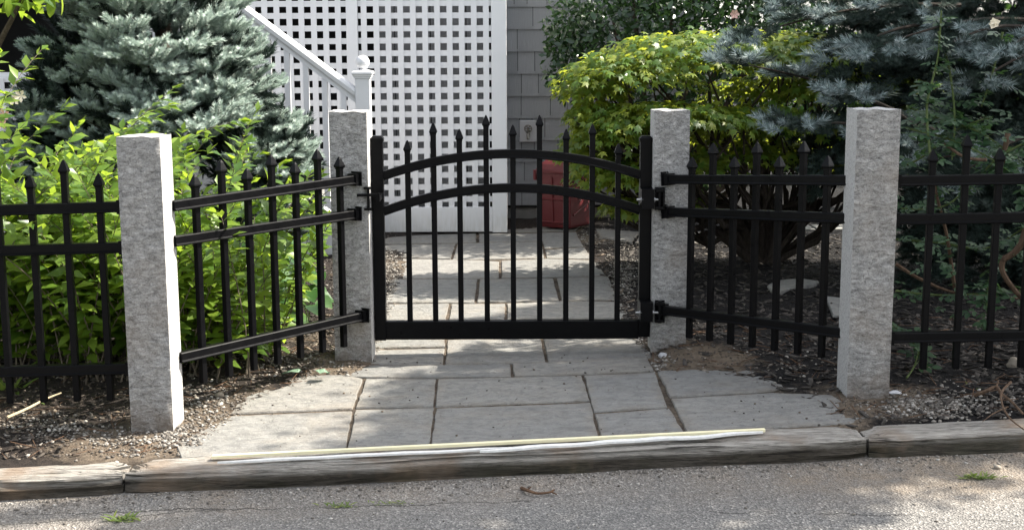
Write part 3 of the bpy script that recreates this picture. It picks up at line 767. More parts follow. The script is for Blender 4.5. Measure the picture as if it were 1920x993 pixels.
# tap on its block
tap = thing('garden_tap', 'outdoor tap on a pale grey block on the shingled wall', 'tap', at(990, 245, HW+.07))
q0, q1 = at(974, 226, HW+.07), at(1006, 266, HW+.07)
MB().box((q0.x, HW+.06, q1.z), (q1.x, HW+.10, q0.z)).build('mounting_block', BOXGREY, tap, bevel=.004)
c = at(990, 248, HW+.05)
MB().tube([c+Vector((0, .02, 0)), c+Vector((0, -.05, .0)), c+Vector((0, -.085, -.012)), c+Vector((0, -.1, -.045))], [.014, .013, .013, .011], 10).build('spout', BRASS, tap, smooth=True)
m_ = MB(); cc = c+Vector((0, -.06, .03))
for k in range(12):
    a0, a1 = 2*math.pi*k/12, 2*math.pi*(k+1)/12
    m_.tube([cc+Vector((.026*math.cos(a0), -.02*math.sin(a0)*.5, .026*math.sin(a0))), cc+Vector((.026*math.cos(a1), -.02*math.sin(a1)*.5, .026*math.sin(a1)))], .005, 6)
for k in range(3):
    a0 = math.pi*k/3; v = Vector((.026*math.cos(a0), -.01*math.sin(a0), .026*math.sin(a0))); m_.tube([cc-v, cc+v], .004, 6)
m_.tube([c+Vector((0, -.055, 0)), cc], .007, 8); m_.build('tap_handle', BRASS, tap, smooth=True)

# ------------------------------------------------------------------ porch stairs with handrail
SY = 8.15
nb = at(684, 300, SY)
stairs = thing('porch_stairs', 'white porch stair railing with a ball topped newel', 'stairs', (nb.x, SY, 0))
ntop = at(684, 147, SY).z; nw = .0445
nw_o = MB().box((nb.x-nw, SY-nw, .02), (nb.x+nw, SY+nw, ntop)).build('newel_post', WHITE, stairs, bevel=.004)
def sqn(r, z): return [Vector((nb.x-r, SY-r, z)), Vector((nb.x+r, SY-r, z)), Vector((nb.x+r, SY+r, z)), Vector((nb.x-r, SY+r, z))]
z = ntop
MB().loft([sqn(.05, z), sqn(.05, z+.008), sqn(.056, z+.012), sqn(.056, z+.018), sqn(.062, z+.026), sqn(.062, z+.036), sqn(.058, z+.044), sqn(.03, z+.05)]).build('newel_cap', WHITE, nw_o)
MB().lathe([(.016, z+.048), (.018, z+.056)]+[(.042*math.cos(a), z+.096+.042*math.sin(a)) for a in np.linspace(-1.2, 1.45, 14)]+[(.002, z+.138)], (nb.x, SY, 0), 24).build('newel_ball', WHITE, nw_o, smooth=True)
def hp(px, py): return at(px, py, SY)
h0, h1 = hp(672, 176), hp(425, -9); hd = (h1-h0); 
h2 = h0+hd*2.2
HR = [(-.032, -.022), (.032, -.022), (.036, .0), (.028, .016), (.012, .024), (-.012, .024), (-.028, .016), (-.036, 0)]
MB().bar([h0, h2], HR).build('handrail', WHITE, stairs, smooth=False)
MB().bar([h0+Vector((0, 0, -.045)), h2+Vector((0, 0, -.045))], [(-.019, -.018), (.019, -.018), (.019, .018), (-.019, .018)]).build('sub_rail', WHITE, stairs)
bo = Vector((0, 0, -.82))
MB().bar([h0+bo, h2+bo], [(-.019, -.02), (.019, -.02), (.019, .02), (-.019, .02)]).build('bottom_rail', WHITE, stairs)
k = 0; x = hp(647, 300).x; sl2 = hd.z/hd.x
while x > h2.x+.1:
    zt = h0.z+(x-h0.x)*sl2-.05; zb_ = max(zt-.79, .04)
    MB().box((x-.0165, SY-.0165, zb_), (x+.0165, SY+.0165, zt)).build('baluster', WHITE, stairs); x -= .112
n_st = 5
for k in range(n_st):
    x1 = nb.x-.02-k*.26; z1 = .17+.185*k
    MB().box((x1-.28, SY+.03, z1-.03), (x1+.02, HY-.06, z1)).build('tread', CONCRETE, stairs)
    MB().box((x1-.02, SY+.04, max(z1-.2, 0)), (x1, HY-.07, z1-.031)).build('riser', WHITE, stairs)
m_ = MB(); m_.add([(nb.x-.03, SY+.02, 0), (nb.x-.03, SY+.02, .14), (nb.x-.03-n_st*.26, SY+.02, .14+n_st*.185), (nb.x-.03-n_st*.26, SY+.02, 0), (nb.x-.03, SY+.045, 0), (nb.x-.03, SY+.045, .14), (nb.x-.03-n_st*.26, SY+.045, .14+n_st*.185), (nb.x-.03-n_st*.26, SY+.045, 0)],
        [(0, 1, 2, 3), (4, 7, 6, 5), (0, 4, 5, 1), (1, 5, 6, 2), (2, 6, 7, 3), (3, 7, 4, 0)]); m_.build('stringer', WHITE, stairs)

# ------------------------------------------------------------------ red bin
BY = 9.28
bc = gp(1056, 425)
rb = thing('red_bin', 'red plastic lidded bin standing by the house wall', 'bin', Vector((bc.x, BY+.2, 0)), rotz=0)
def bp(px, py, Y): return at(px, py, Y)
# a tapered bin seen on its corner: a broad front-left side in shade and a narrower right side
fl, fc, fr = bp(1013, 425, BY+.06), bp(1069, 430, BY-.06), bp(1108, 414, BY+.2)
zb_ = .025
def quadr(sc, z, grow=0):
    a = Vector((fl.x, fl.y, z)); b = Vector((fc.x, fc.y, z)); c = Vector((fr.x, fr.y, z)); d = a+(c-b); ctr = (a+b+c+d)/4
    return [ctr+(p-ctr)*sc for p in (a, b, c, d)]
zt = bp(1069, 322, BY).z; zlid = bp(1060, 302, BY).z
m_ = MB(); m_.loft([quadr(.96, zb_), quadr(1.0, zb_+.02), quadr(1.08, zt)]); body = m_.build('bin_body', RED, rb, bevel=.008)
m_ = MB(); m_.loft([quadr(1.17, zt-.012), quadr(1.19, zt+.004), quadr(1.17, zt+.018), quadr(1.02, zt+.05), quadr(.72, zt+.085), quadr(.66, zt+.088)]); lid = m_.build('bin_lid', RED, rb, bevel=.006)
A = quadr(1.0, zb_+.03); B = quadr(1.075, zt-.02)
def on_face(i, u, v, off=.004):
    a, b = A[i].lerp(A[(i+1) % 4], u), B[i].lerp(B[(i+1) % 4], u); p = a.lerp(b, v)
    nr = (A[(i+1) % 4]-A[i]).cross(Vector((0, 0, 1))).normalized(); return p+nr*off
for (i, u0, v0, u1, v1) in ((0, .45, .02, .42, .95), (0, .03, .5, .97, .5), (1, .12, .18, .95, .42), (0, .03, .03, .97, .03)):
    MB().tube([on_face(i, u0+(u1-u0)*t, v0+(v1-v0)*t, .003) for t in (0, .5, 1)], .007, 6).build('rib', RED, body)
for (cu, cv, r0) in ((.45, .52, .02), (.4, .82, .02)):
    pts = [on_face(1, cu+r0*5*math.cos(t), cv+r0*3.4*math.sin(t), .0015) for t in np.linspace(0, 5.2, 12)]
    MB().tube(pts, .0035, 5).build('raised_emblem', LIGHTRED, body)
MB().tube([quadr(1.2, zt+.01)[0]+Vector((0, -.0, 0)), quadr(1.2, zt-.06)[0]], .014, 6).build('handle', RED, lid)

# ------------------------------------------------------------------ vegetation tools
def frames(d, n):
    """rotation matrices with x along d and z near n"""
    d = d/np.linalg.norm(d, axis=1, keepdims=True)
    y = np.cross(n, d); y /= np.linalg.norm(y, axis=1, keepdims=True)+1e-9
    z = np.cross(d, y); return np.stack([d, y, z], 2)
def lance(stations=((.22, .72), (.5, 1.0), (.78, .58)), wd=.18, droop=.18, fold=.3):
    v = [(0, 0, 0)]; f = []
    for u, k in stations:
        zc = -droop*u*u; h = k*wd
        v += [(u, 0, zc), (u, h, zc+h*fold), (u, -h, zc+h*fold)]
    v.append((1, 0, -droop)); n = len(stations)
    f += [(0, 1, 2), (0, 3, 1)]
    for i in range(n-1):
        a = 1+3*i; b = a+3
        f += [(a, b, b+1), (a, b+1, a+1), (a, a+2, b+2), (a, b+2, b)]
    a = 1+3*(n-1); t = len(v)-1; f += [(a, t, a+1), (a, a+2, t)]
    return np.array(v, float), np.array(f)
def star_leaf(lobes=7):
    v = [(0, 0, 0)]; f = []; angs = np.linspace(-128, 128, lobes); ln = [.42, .66, .88, 1.0, .88, .66, .42] if lobes == 7 else [.6, .9, 1, .9, .6]
    pts = []
    for i, a in enumerate(angs):
        pts.append((math.cos(R(a))*ln[i]*.62+.36, math.sin(R(a))*ln[i]*.62, -.16*ln[i]**2))
        if i < lobes-1:
            b = (a+angs[i+1])/2; pts.append((math.cos(R(b))*.26+.36, math.sin(R(b))*.26, .02))
    v = [(0.36, 0, 0.03)]+pts+[(.0, 0, 0)]
    n = len(v)
    f = [(0, i, i+1) for i in range(1, n-1)]+[(0, n-1, 1)]
    return np.array(v, float), np.array(f)
def rose_leaf():
    vs_, fs = [], []; lv, lf = lance(((.35, 1.0), (.7, .8)), .3, .15, .2)
    for (bx, ang, s) in ((.0, 62, .42), (0, -62, .42), (.32, 50, .5), (.32, -50, .5), (.55, 0, .6)):
        c, s_ = math.cos(R(ang)), math.sin(R(ang)); q = lv*s
        p = np.stack([q[:, 0]*c-q[:, 1]*s_+bx, q[:, 0]*s_+q[:, 1]*c, q[:, 2]], 1); fs.append(lf+sum(len(a) for a in vs_)); vs_.append(p)
    return np.concatenate(vs_), np.concatenate(fs)
def heart_leaf():
    return lance(((.06, .85), (.25, 1.15), (.55, .95), (.8, .5)), .42, .25, .22)
def place(tmpl, pos, rot, scale):
    v, f = tmpl; N = len(pos)
    P = np.einsum('nij,kj->nki', rot, v)*scale[:, None, None]+pos[:, None, :]
    F = f[None]+(np.arange(N)*len(v))[:, None, None]
    return P.reshape(-1, 3), F.reshape(-1, 3)
def pick_visible(pos, scale, limit, cell=7):
    px, py, d = project(pos); on = (px > -10) & (px < 1930) & (py > -10) & (py < 1003)
    order = np.argsort(d); seen = {}; got = []
    for i in order:
        if not on[i]: continue
        k = (int(px[i]//cell), int(py[i]//cell))
        if k in seen: continue
        seen[k] = 1; got.append(i)
    got.sort(key=lambda i: -scale[i]/d[i])
    return np.array(got[:limit], int)
def foliage(root, name, tmpls, coarse, mat, pos, dirs, ups, scale, limit=300, cell=7):
    """the most visible leaves as single objects, the rest joined as one part"""
    pos = np.asarray(pos); rot = frames(np.asarray(dirs, float), np.asarray(ups, float)); scale = np.asarray(scale, float)
    sel = pick_visible(pos, scale, limit, cell); mask = np.ones(len(pos), bool); mask[sel] = False
    o0 = np.array(origin(root))
    meshes = [tri_mesh(name, t[0], t[1], mat) for t in tmpls]
    for q, i in enumerate(sel):
        o = bpy.data.objects.new(name, meshes[q % len(meshes)]); COL.objects.link(o); o.parent = root
        m = Matrix.Identity(4); r = rot[i]*scale[i]
        for a in range(3):
            for b in range(3): m[a][b] = r[a, b]
            m[a][3] = pos[i, a]-o0[a]
        o.matrix_basis = m
    if mask.any():
        V, F = [], []; nT = len(coarse); idx = np.nonzero(mask)[0]; off = 0
        for k in range(nT):
            ii = idx[k::nT]
            if len(ii) == 0: continue
            v, f = place(coarse[k], pos[ii], rot[ii], scale[ii]); V.append(v-o0); F.append(f+off); off += len(v)
        o = link('foliage', tri_mesh('foliage', np.concatenate(V), np.concatenate(F), mat), None, root); o['kind'] = 'stuff'
LANCE = [lance(wd=.26, fold=.16), lance(((.22, .75), (.5, 1), (.78, .6)), .28, .3, .1)]
LANCE_C = [lance(((.45, 1.0),), .25, .18, .25), lance(((.45, 1.0),), .27, .32, .15)]
MAPLE = [star_leaf(7)]; MAPLE_C = [star_leaf(5)]
OVAL = [lance(((.2, .8), (.5, 1), (.8, .7)), .26, .15, .2)]; OVAL_C = [lance(((.5, 1.0),), .26, .15, .2)]
def shoots(base_fn, n, length, lean, leaf, spacing, tipfrac=.35, seed=0, arch=.5, stem_r=.004):
    """arching shoots with opposite pairs of leaves; returns leaf arrays and a stem builder"""
    rg = np.random.default_rng(seed); P, D, U, S = [], [], [], []; stems = MB()
    for k in range(n):
        b = np.array(base_fn(rg, k), float); L = length(rg, b); az = rg.uniform(0, 2*math.pi); ln = lean(rg, b)
        hd_ = np.array([math.cos(az)*ln[2]+ln[0], math.sin(az)*ln[2]+ln[1], 0]); pts = []
        m = max(6, int(L/.04)); p = b.copy(); d = np.array([hd_[0]*.35, hd_[1]*.35, 1.0]); d /= np.linalg.norm(d)
        bend = hd_*arch
        for i in range(m+1):
            pts.append(p.copy()); d = d+bend*(1.6*L/m)+rg.normal(0, .03, 3); d[2] -= .35*L/m*np.linalg.norm(hd_); d /= np.linalg.norm(d); p = p+d*L/m
        stems.tube([tuple(q) for q in pts[::2]], [max(.0012, stem_r*(1-.75*i/len(pts[::2]))) for i in range(len(pts[::2]))], 5)
        s = L*tipfrac; side = rg.uniform(0, math.pi)
        while s < L:
            t = s/L*m; i = min(int(t), m-1); q = pts[i]+(pts[i+1]-pts[i])*(t-i); ax = pts[i+1]-pts[i]; ax /= np.linalg.norm(ax)
            a = np.cross(ax, [0, 0, 1.0]); a = a/(np.linalg.norm(a)+1e-6) if np.linalg.norm(a) > .1 else np.array([1.0, 0, 0]); bb = np.cross(ax, a)
            for sg in (0, math.pi):
                v = a*math.cos(side+sg)+bb*math.sin(side+sg); tip = s/L
                hv = np.array([v[0], v[1], v[2]*.35]); dd = hv*(.95-.35*tip)+ax*(.12+.8*tip**3)+np.array([0, 0, -.12]); P.append(q); D.append(dd+rg.normal(0, .13, 3)); U.append(np.array([0, -.35, 1.0])+ax*.2+rg.normal(0, .2, 3))
                S.append(leaf*rg.uniform(.7, 1.15)*(1-.35*max(0, tip-.8)/.2))
            side += math.pi/2+rg.normal(0, .25); s += spacing*rg.uniform(.75, 1.2)
        for _ in range(2): P.append(pts[-1]); D.append(d+rg.normal(0, .3, 3)); U.append(np.array([0, 0, 1.0])+rg.normal(0, .3, 3)); S.append(leaf*.6)
    return np.array(P), np.array(D), np.array(U), np.array(S), stems

# ------------------------------------------------------------------ left bed: leafy shrubs
def shrub(label, x0, x1, y0, y1, n, hfun, mat, leaf, seed, name='leafy_shrub', lean=(0, -.04, .72), spacing=.04, limit=300):
    cx, cy = (x0+x1)/2, (y0+y1)/2
    root = thing(name, label, 'shrub', (cx, cy, zg(cx, cy)), 'leafy shrubs behind the left fence')
    def base(rg, k):
        x, y = rg.uniform(x0, x1), rg.uniform(y0, y1); return (x, y, zg(x, y))
    def lenf(rg, b): return hfun(b[0], b[1])*rg.uniform(.5, 1.0)
    P, D, U, S, st = shoots(base, n, lenf, lambda rg, b: lean, leaf, spacing, .16, seed, .45)
    st.build('stem', GREYBARK, root); foliage(root, 'leaf', LANCE, LANCE_C, mat, P, D, U, S, limit, 8); return root
def pxx(px, Y): return at(px, 400, Y).x
sA = shrub('tall lime green shrub with white blossom at the far left', -2.75, -1.92, 5.2, 5.8, 95, lambda x, y: 1.62 if x < -2.2 else 1.2, LEAF_LIME, .084, 21)
sB = shrub('lime green shrub directly behind the front left post', -1.95, -1.3, 5.12, 5.85, 115, lambda x, y: 1.13, LEAF_LIME, .084, 22)
sC = shrub('shorter yellow green shrub behind the left flank panel', -1.36, -1.0, 5.15, 6.0, 62, lambda x, y: 1.1-1.6*max(0, x+1.22), LEAF_LIME, .08, 23)
for (px, py, Y, m_, rt) in ((40, 180, 5.2, PETALW, sA), (28, 186, 5.25, PETALW, sA), (8, 215, 5.1, PETALP, sA), (3, 232, 5.1, PETALP, sA)):
    c = at(px, py, Y); mb = MB()
    for k in range(5):
        a = 2*math.pi*k/5+px; u = Vector((math.cos(a), -.3, math.sin(a))); s = Vector((-math.sin(a), 0, math.cos(a)))
        mb.add([c, c+u*.016+s*.008+Vector((0, -.008, 0)), c+u*.026+Vector((0, -.004, 0)), c+u*.016-s*.008+Vector((0, -.008, 0))], [(0, 1, 2, 3)])
    mb.build('blossom', m_, rt)
# broad leaved plant at the foot of the shrubs
bl = thing('broad_leaf_plant', 'low plant with broad heart shaped leaves behind the left flank panel', 'plant', gp(540, 600))
P, D, U, S = [], [], [], []; rg = np.random.default_rng(5); st = MB()
for k in range(95):
    b = gp(rg.uniform(455, 585), rg.uniform(560, 620)); a = rg.uniform(0, 2*math.pi); h = rg.uniform(.04, .36)*(1 if b.x < -1.02 else .7); r = rg.uniform(.02, .1)
    p = np.array([b.x+r*math.cos(a), b.y+r*math.sin(a)-.02, b.z+h]); st.tube([tuple(b), tuple((np.array(b)+p)/2+np.array([0, 0, .03])), tuple(p)], .002, 5)
    P.append(p); D.append([math.cos(a), math.sin(a)-.5, -.25]); U.append([rg.normal(0, .25), -.35, 1]); S.append(rg.uniform(.06, .12))
st.build('stalk', CANE, bl); foliage(bl, 'leaf', [heart_leaf()], [heart_leaf()], LEAF_BROAD, P, D, U, S, 300, 1)

# ------------------------------------------------------------------ spruces
def twig_tmpl(L, rad, n, seed, wn=.0028, bk=.55):
    rg = np.random.default_rng(seed); v, f = [], []
    for k in range(n):
        u = (k+rg.uniform(0, 1))/n*L; a = rg.uniform(0, 2*math.pi); back = bk if u < L*.85 else 1.3
        d = np.array([back, math.cos(a), math.sin(a)*.8+.25]); d /= np.linalg.norm(d); ln = rad*rg.uniform(.8, 1.2)*(1.15 if u < L*.85 else .95)
        b = np.array([u, 0, 0]); t = np.cross(d, [1.0, .3, .2]); t /= np.linalg.norm(t); i = len(v)
        v += [b-t*wn/2, b+t*wn/2, b+d*ln]; f.append((i, i+1, i+2))
    # woody core
    i = len(v); v += [(0, .002, 0), (0, -.001, .002), (0, -.001, -.002), (L, 0, 0)]; f += [(i, i+1, i+3), (i+1, i+2, i+3), (i+2, i, i+3)]
    return np.array(v, float), np.array(f)
def spruce_branch(P, D, U, S, base, d, L, rg, size=1.0, droop=.15, wood=None, dens=1.0, inner=None):
    d = np.array(d, float); d /= np.linalg.norm(d); side = np.cross(d, [0, 0, 1.0]); side /= np.linalg.norm(side); up = np.cross(side, d)
    base = np.array(base, float)
    n = max(4, int(L/.036*dens)); pts = [base+d*L*t+np.array([0, 0, -droop*L*t*t]) for t in np.linspace(0, 1, 7)]
    if wood is not None: wood.tube([tuple(p) for p in pts], [.006*size*(1-.7*t) for t in np.linspace(0, 1, 7)], 5)
    for i in range(n):
        t = .12+.88*i/(n-1); p = base+d*L*t+np.array([0, 0, -droop*L*t*t])
        for sg in (-1, 1):
            if rg.uniform() < .12: continue
            w_ = L*.42*(1-t)+.02; off = rg.uniform(0, w_)
            q = p+side*sg*off+d*off*.6+up*rg.uniform(-.008, .012)
            pp, dd_, uu_, ss_ = (P, D, U, S) if inner is None or t > .74 else inner
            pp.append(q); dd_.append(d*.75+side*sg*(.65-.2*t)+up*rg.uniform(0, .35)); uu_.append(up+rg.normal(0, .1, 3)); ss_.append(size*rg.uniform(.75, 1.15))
        if i % 2 == 0 and (inner is None or t > .7):
            P.append(p+up*.01); D.append(d+up*rg.uniform(.1, .5)+side*rg.normal(0, .2)); U.append(up-d*.2); S.append(size*rg.uniform(.7, 1.05))
    P.append(pts[-1]); D.append(d+up*.1); U.append(up); S.append(size)
class Tubes:
    def __init__(s): s.t = []
    def tube(s, *a): s.t.append(a)
    def build(s, name, mat, parent):
        for a in s.t: MB().tube(*a).build(name, mat, parent, smooth=True)
TW = [twig_tmpl(.105, .027, 130, k, .0048, .95) for k in (1, 2, 3)]
# left spruce: a broad dense mound
sx, syy = at(300, 200, 7.35).x, 7.35
spr = thing('spruce_tree', 'broad dense blue green spruce in front of the white stair rail', 'tree', (sx, syy, 0))
P, D, U, S = [], [], [], []; rg = np.random.default_rng(31); wood = Tubes()
LOBES = [((245, -50), 7.3, (.4, .5, .36)), ((310, 80), 7.25, (.45, .55, .38)), ((180, 110), 7.3, (.3, .35, .24)), ((410, 150), 7.25, (.26, .4, .26)), ((320, 225), 7.15, (.5, .5, .27)), ((500, 300), 7.3, (.2, .3, .28)), ((490, 400), 7.3, (.24, .3, .24)), ((140, 190), 7.25, (.26, .4, .16)), ((120, 270), 7.3, (.28, .4, .22))]
LC = [(np.array(at(c[0], c[1], Y)), np.array(r)) for c, Y, r in LOBES]
cnt = 0; tries = 0
while cnt < 215 and tries < 20000:
    tries += 1
    k = rg.choice(len(LC), p=np.array([.16, .21, .1, .1, .17, .1, .08, .05, .03])); c, r = LC[k]
    nrm = rg.normal(0, 1, 3); nrm /= np.linalg.norm(nrm)
    if nrm[1] > .45 or nrm[2] < -.75: continue
    p = c+nrm*r*rg.uniform(.9, 1.04)
    if any(np.sum(((p-c2)/(r2*.9))**2) < 1 for j, (c2, r2) in enumerate(LC) if j != k): continue
    hd_ = np.array([nrm[0], nrm[1]-.25, 0]); hd_ /= np.linalg.norm(hd_)+1e-6
    d = hd_*.9+np.array([.12, 0, .22+.35*max(0, nrm[2])])+rg.normal(0, .18, 3)
    L = rg.uniform(.2, .34); dn = d/np.linalg.norm(d)
    spruce_branch(P, D, U, S, p-dn*L, d, L, rg, 1.0, .12, wood if cnt % 3 == 0 else None, .9); cnt += 1
P2, D2, U2, S2 = [], [], [], []
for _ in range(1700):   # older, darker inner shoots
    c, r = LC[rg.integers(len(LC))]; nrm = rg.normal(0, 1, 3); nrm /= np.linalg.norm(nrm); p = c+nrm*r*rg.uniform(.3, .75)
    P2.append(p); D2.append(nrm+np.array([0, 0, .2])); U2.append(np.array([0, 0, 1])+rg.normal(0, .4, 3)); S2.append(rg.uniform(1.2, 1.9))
wood.build('branch', BARK, spr)
MB().tube([(sx, syy+.1, 0), (sx+.02, syy+.1, .8), (sx, syy+.1, 2.2)], [.07, .06, .03], 9).build('trunk', BARK, spr, smooth=True)
foliage(spr, 'twig', TW, TW, NEEDLE_B, P, D, U, S, 300, 12)
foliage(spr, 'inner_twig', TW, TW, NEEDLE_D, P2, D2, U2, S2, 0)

# right spruce: a tall tree whose lower limbs reach in from the right
TWR = [twig_tmpl(.085, .031, 90, k, .0042, .7) for k in (4, 5, 6)]
rx, ry = 4.2, 7.4
spr2 = thing('spruce_tree', 'dark spruce at the right with silvery blue branch tips', 'tree', (rx, ry, zg(rx, ry)))
P, D, U, S = [], [], [], []; rg = np.random.default_rng(41); wood = Tubes()
P2, D2, U2, S2 = [], [], [], []
def limb(p0, p1, size=1.0, L=.26, n=7, droop=.1, side=True):
    p0, p1 = np.array(p0), np.array(p1); ax = (p1-p0)/np.linalg.norm(p1-p0); sd = np.cross(ax, [0, 0, 1.0]); sd /= np.linalg.norm(sd)
    wood.tube([tuple(p0+(p1-p0)*t+np.array([0, 0, .05*math.sin(t*3.1)])) for t in np.linspace(0, 1, 8)], [.012*(1-.75*t) for t in np.linspace(0, 1, 8)], 6)
    for i in range(n):
        t = .15+.8*i/max(1, n-1)*1.0; q = p0+(p1-p0)*t+np.array([0, 0, .05*math.sin(t*3.1)])
        for sg in (-1, 1): spruce_branch(P, D, U, S, q, ax*.75+sd*sg*rg.uniform(.4, .9)+np.array([0, 0, rg.uniform(-.25, .15)]), L*rg.uniform(.7, 1.15)*(1.1-.45*t), rg, size, droop, None, .8, (P2, D2, U2, S2))
    spruce_branch(P, D, U, S, p1-ax*L*.5, ax+np.array([0, 0, -.05]), L*1.1, rg, size, droop, None, .9, (P2, D2, U2, S2))
def bx_(px, py, Y): return np.array(at(px, py, Y))
LIMBS = [((1780,260),6.3,(1388,120),5.75,4),((1760,280),6.2,(1590,178),5.5,2),((1700,270),6.1,(1490,238),5.45,2),
         ((1800,10),6.3,(1412,66),5.9,4),((1800,50),6.2,(1590,95),5.8,2),((1960,40),6.2,(1655,85),5.5,3),((1960,60),6.0,(1775,85),5.45,2),((2030,90),5.9,(1840,150),5.5,2),((2050,50),5.8,(1885,95),5.3,2),
         ((1850,-70),6.3,(1500,-2),5.9,3),((1950,320),6.3,(1710,305),5.9,3),((2000,240),6.3,(1800,330),6.0,2)]
for a, Ya, b, Yb, n in LIMBS: limb(bx_(*a, Ya), bx_(*b, Yb), 1.05, .165, n)
for k in range(110):    # the dense inner crown behind those limbs
    px, py = rg.uniform(1560, 2150), rg.uniform(-120, 330); Y = rg.uniform(6.9, 7.8)
    p1 = bx_(px, py, Y); d = np.array([-.7+rg.normal(0, .3), -.6, rg.uniform(-.25, .1)]); d /= np.linalg.norm(d)
    for q in range(2): spruce_branch(P2, D2, U2, S2, p1-d*.4+rg.normal(0, .06, 3), d+rg.normal(0, .25, 3), .5, rg, 1.15, .15, wood if q == 0 else None, .75)
for k in range(60):    # skirts near the ground
    px, py = rg.uniform(1720, 2150), rg.uniform(300, 470); Y = rg.uniform(6.6, 7.6); p1 = bx_(px, py, Y); d = np.array([-.6+rg.normal(0, .3), -.6, rg.uniform(-.3, .0)]); d /= np.linalg.norm(d)
    for q in range(2): spruce_branch(P2, D2, U2, S2, p1-d*.4+rg.normal(0, .06, 3), d+rg.normal(0, .25, 3), .5, rg, 1.2, .15, wood if q == 0 else None, .75)
for k in range(1500):   # upper crown above the picture, coarse
    h = rg.uniform(1.8, 4.6); a = rg.uniform(0, 2*math.pi); rr = (1-h/4.7)*1.25*math.sqrt(rg.uniform(.12, 1)); p = np.array([rx+rr*math.cos(a), ry+rr*math.sin(a), h])
    P2.append(p); D2.append([math.cos(a), math.sin(a), rg.uniform(-.2, .3)]); U2.append(np.array([0, 0, 1])+rg.normal(0, .2, 3)); S2.append(rg.uniform(1.8, 2.8))
wood.build('branch', make_bark('dark_bark', (.012, .01, .008), (.04, .032, .025)), spr2)
MB().tube([(rx, ry, 0), (rx, ry, 3), (rx, ry, 6.4)], [.13, .09, .02], 10).build('trunk', BARK, spr2, smooth=True)
foliage(spr2, 'twig', TWR, TWR, NEEDLE_R, P, D, U, S, 300, 14)
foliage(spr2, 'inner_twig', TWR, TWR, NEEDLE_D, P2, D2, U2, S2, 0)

# ------------------------------------------------------------------ spreading maple and dark evergreen by the wall
mx0, my0 = at(1430, 470, 7.75).x, 7.75
map_ = thing('maple_shrub', 'spreading maple with sunlit yellow green top beside the grey wall', 'tree', (mx0, my0, 0))
P, D, U, S = [], [], [], []; rg = np.random.default_rng(51)
PADS = [  # pixel centre, depth, radii (x, y, z), leaf count
 (1330, 120, 7.45, (.75, .5, .20), 1150), (1180, 150, 7.35, (.42, .4, .17), 560), (1470, 110, 7.5, (.45, .45, .17), 560), (1110, 175, 7.5, (.22, .3, .10), 230),
 (1260, 230, 7.2, (.55, .4, .13), 560), (1150, 260, 7.3, (.28, .35, .16), 420), (1420, 235, 7.3, (.42, .35, .13), 360), (1600, 180, 7.5, (.5, .4, .16), 480), (1540, 250, 7.5, (.45, .3, .12), 260),
 (1130, 330, 7.35, (.2, .3, .16), 330), (1200, 340, 7.25, (.25, .3, .16), 380), (1300, 320, 7.4, (.3, .3, .12), 260), (1095, 290, 7.5, (.17, .25, .14), 220), (1170, 395, 7.4, (.14, .25, .1), 150), (1690, 230, 7.6, (.3, .3, .14), 240), (1120, 225, 7.35, (.2, .3, .12), 220), (1400, 300, 7.45, (.3, .3, .1), 180), (1340, 265, 7.75, (.4, .3, .14), 330), (1470, 300, 7.8, (.35, .3, .13), 300), (1570, 310, 7.8, (.35, .3, .13), 260), (1460, 180, 7.8, (.5, .3, .14), 330), (1260, 385, 7.6, (.25, .3, .13), 220), (1600, 120, 7.7, (.4, .3, .14), 300)]
pads = []
for (px, py, Y, r, n) in PADS:
    c = np.array(at(px, py, Y)); pads.append((c, r))
    for k in range(int(n*(1.75 if len(pads) <= 4 else 1.35))):
        a = rg.uniform(0, 2*math.pi); rr = rg.uniform(0, 1)**.5; hz_ = math.sqrt(max(0, 1-rr*rr))
        u = rg.uniform(.72, 1.04) if rg.uniform() < .8 else rg.uniform(.2, .8)
        lump = .18*fnoise(px+a*2, rr*3)
        p = c+np.array([math.cos(a)*rr*r[0], math.sin(a)*rr*r[1], (hz_*1.25-.35)*r[2]+lump*r[2]])*u
        out = np.array([math.cos(a), math.sin(a)-.15, -.25-.5*rr+rg.normal(0, .2)]); P.append(p); D.append(out+rg.normal(0, .35, 3)); U.append(np.array([math.cos(a)*.35*rr, math.sin(a)*.35*rr-.15, 1])+rg.normal(0, .3, 3)); S.append(rg.uniform(.042, .068))
foliage(map_, 'leaf', MAPLE, MAPLE_C, LEAF_MAPLE, P, D, U, S, 300, 8)
tr = MB(); b0 = np.array([mx0, my0, 0])
for (c, r) in pads:
    e = c+np.array([0, 0, -r[2]*.6]); m1 = b0+np.array([(e[0]-b0[0])*.25+rg.normal(0, .05), rg.normal(0, .08), .22+rg.uniform(0, .15)]); m2 = b0*.35+e*.65+np.array([rg.normal(0, .04), rg.normal(0, .05), -.06])
    tr.tube([tuple(b0+rg.normal(0, .03, 3)*np.array([1, 1, 0])), tuple(m1), tuple(m2), tuple(e)], [.032, .026, .017, .008], 7)
    for q in range(5):
        f_ = c+np.array([rg.uniform(-.8, .8)*r[0], rg.uniform(-.7, .7)*r[1], 0]); mm = (m2+f_)/2+rg.normal(0, .03, 3)
        tr.tube([tuple(m2), tuple(mm), tuple(f_)], [.011, .008, .004], 5)
for k in range(26):
    p = b0+np.array([rg.uniform(-.1, .45), rg.uniform(-.2, .2), rg.uniform(.15, .3)]); q = p+np.array([rg.uniform(-.1, .5), rg.uniform(-.25, .2), rg.uniform(.3, .75)])
    tr.tube([tuple(b0+rg.normal(0, .04, 3)*np.array([1, 1, 0])), tuple(p), tuple((p+q)/2+rg.normal(0, .04, 3)), tuple(q)], [.02, .014, .01, .004], 6)
tr.build('trunk', make_bark('maple_bark', (.018, .014, .011), (.055, .043, .034)), map_, smooth=True)
for (px, py, Y) in ((1376, 25, 8.3), (1380, 30, 8.3)):
    pass
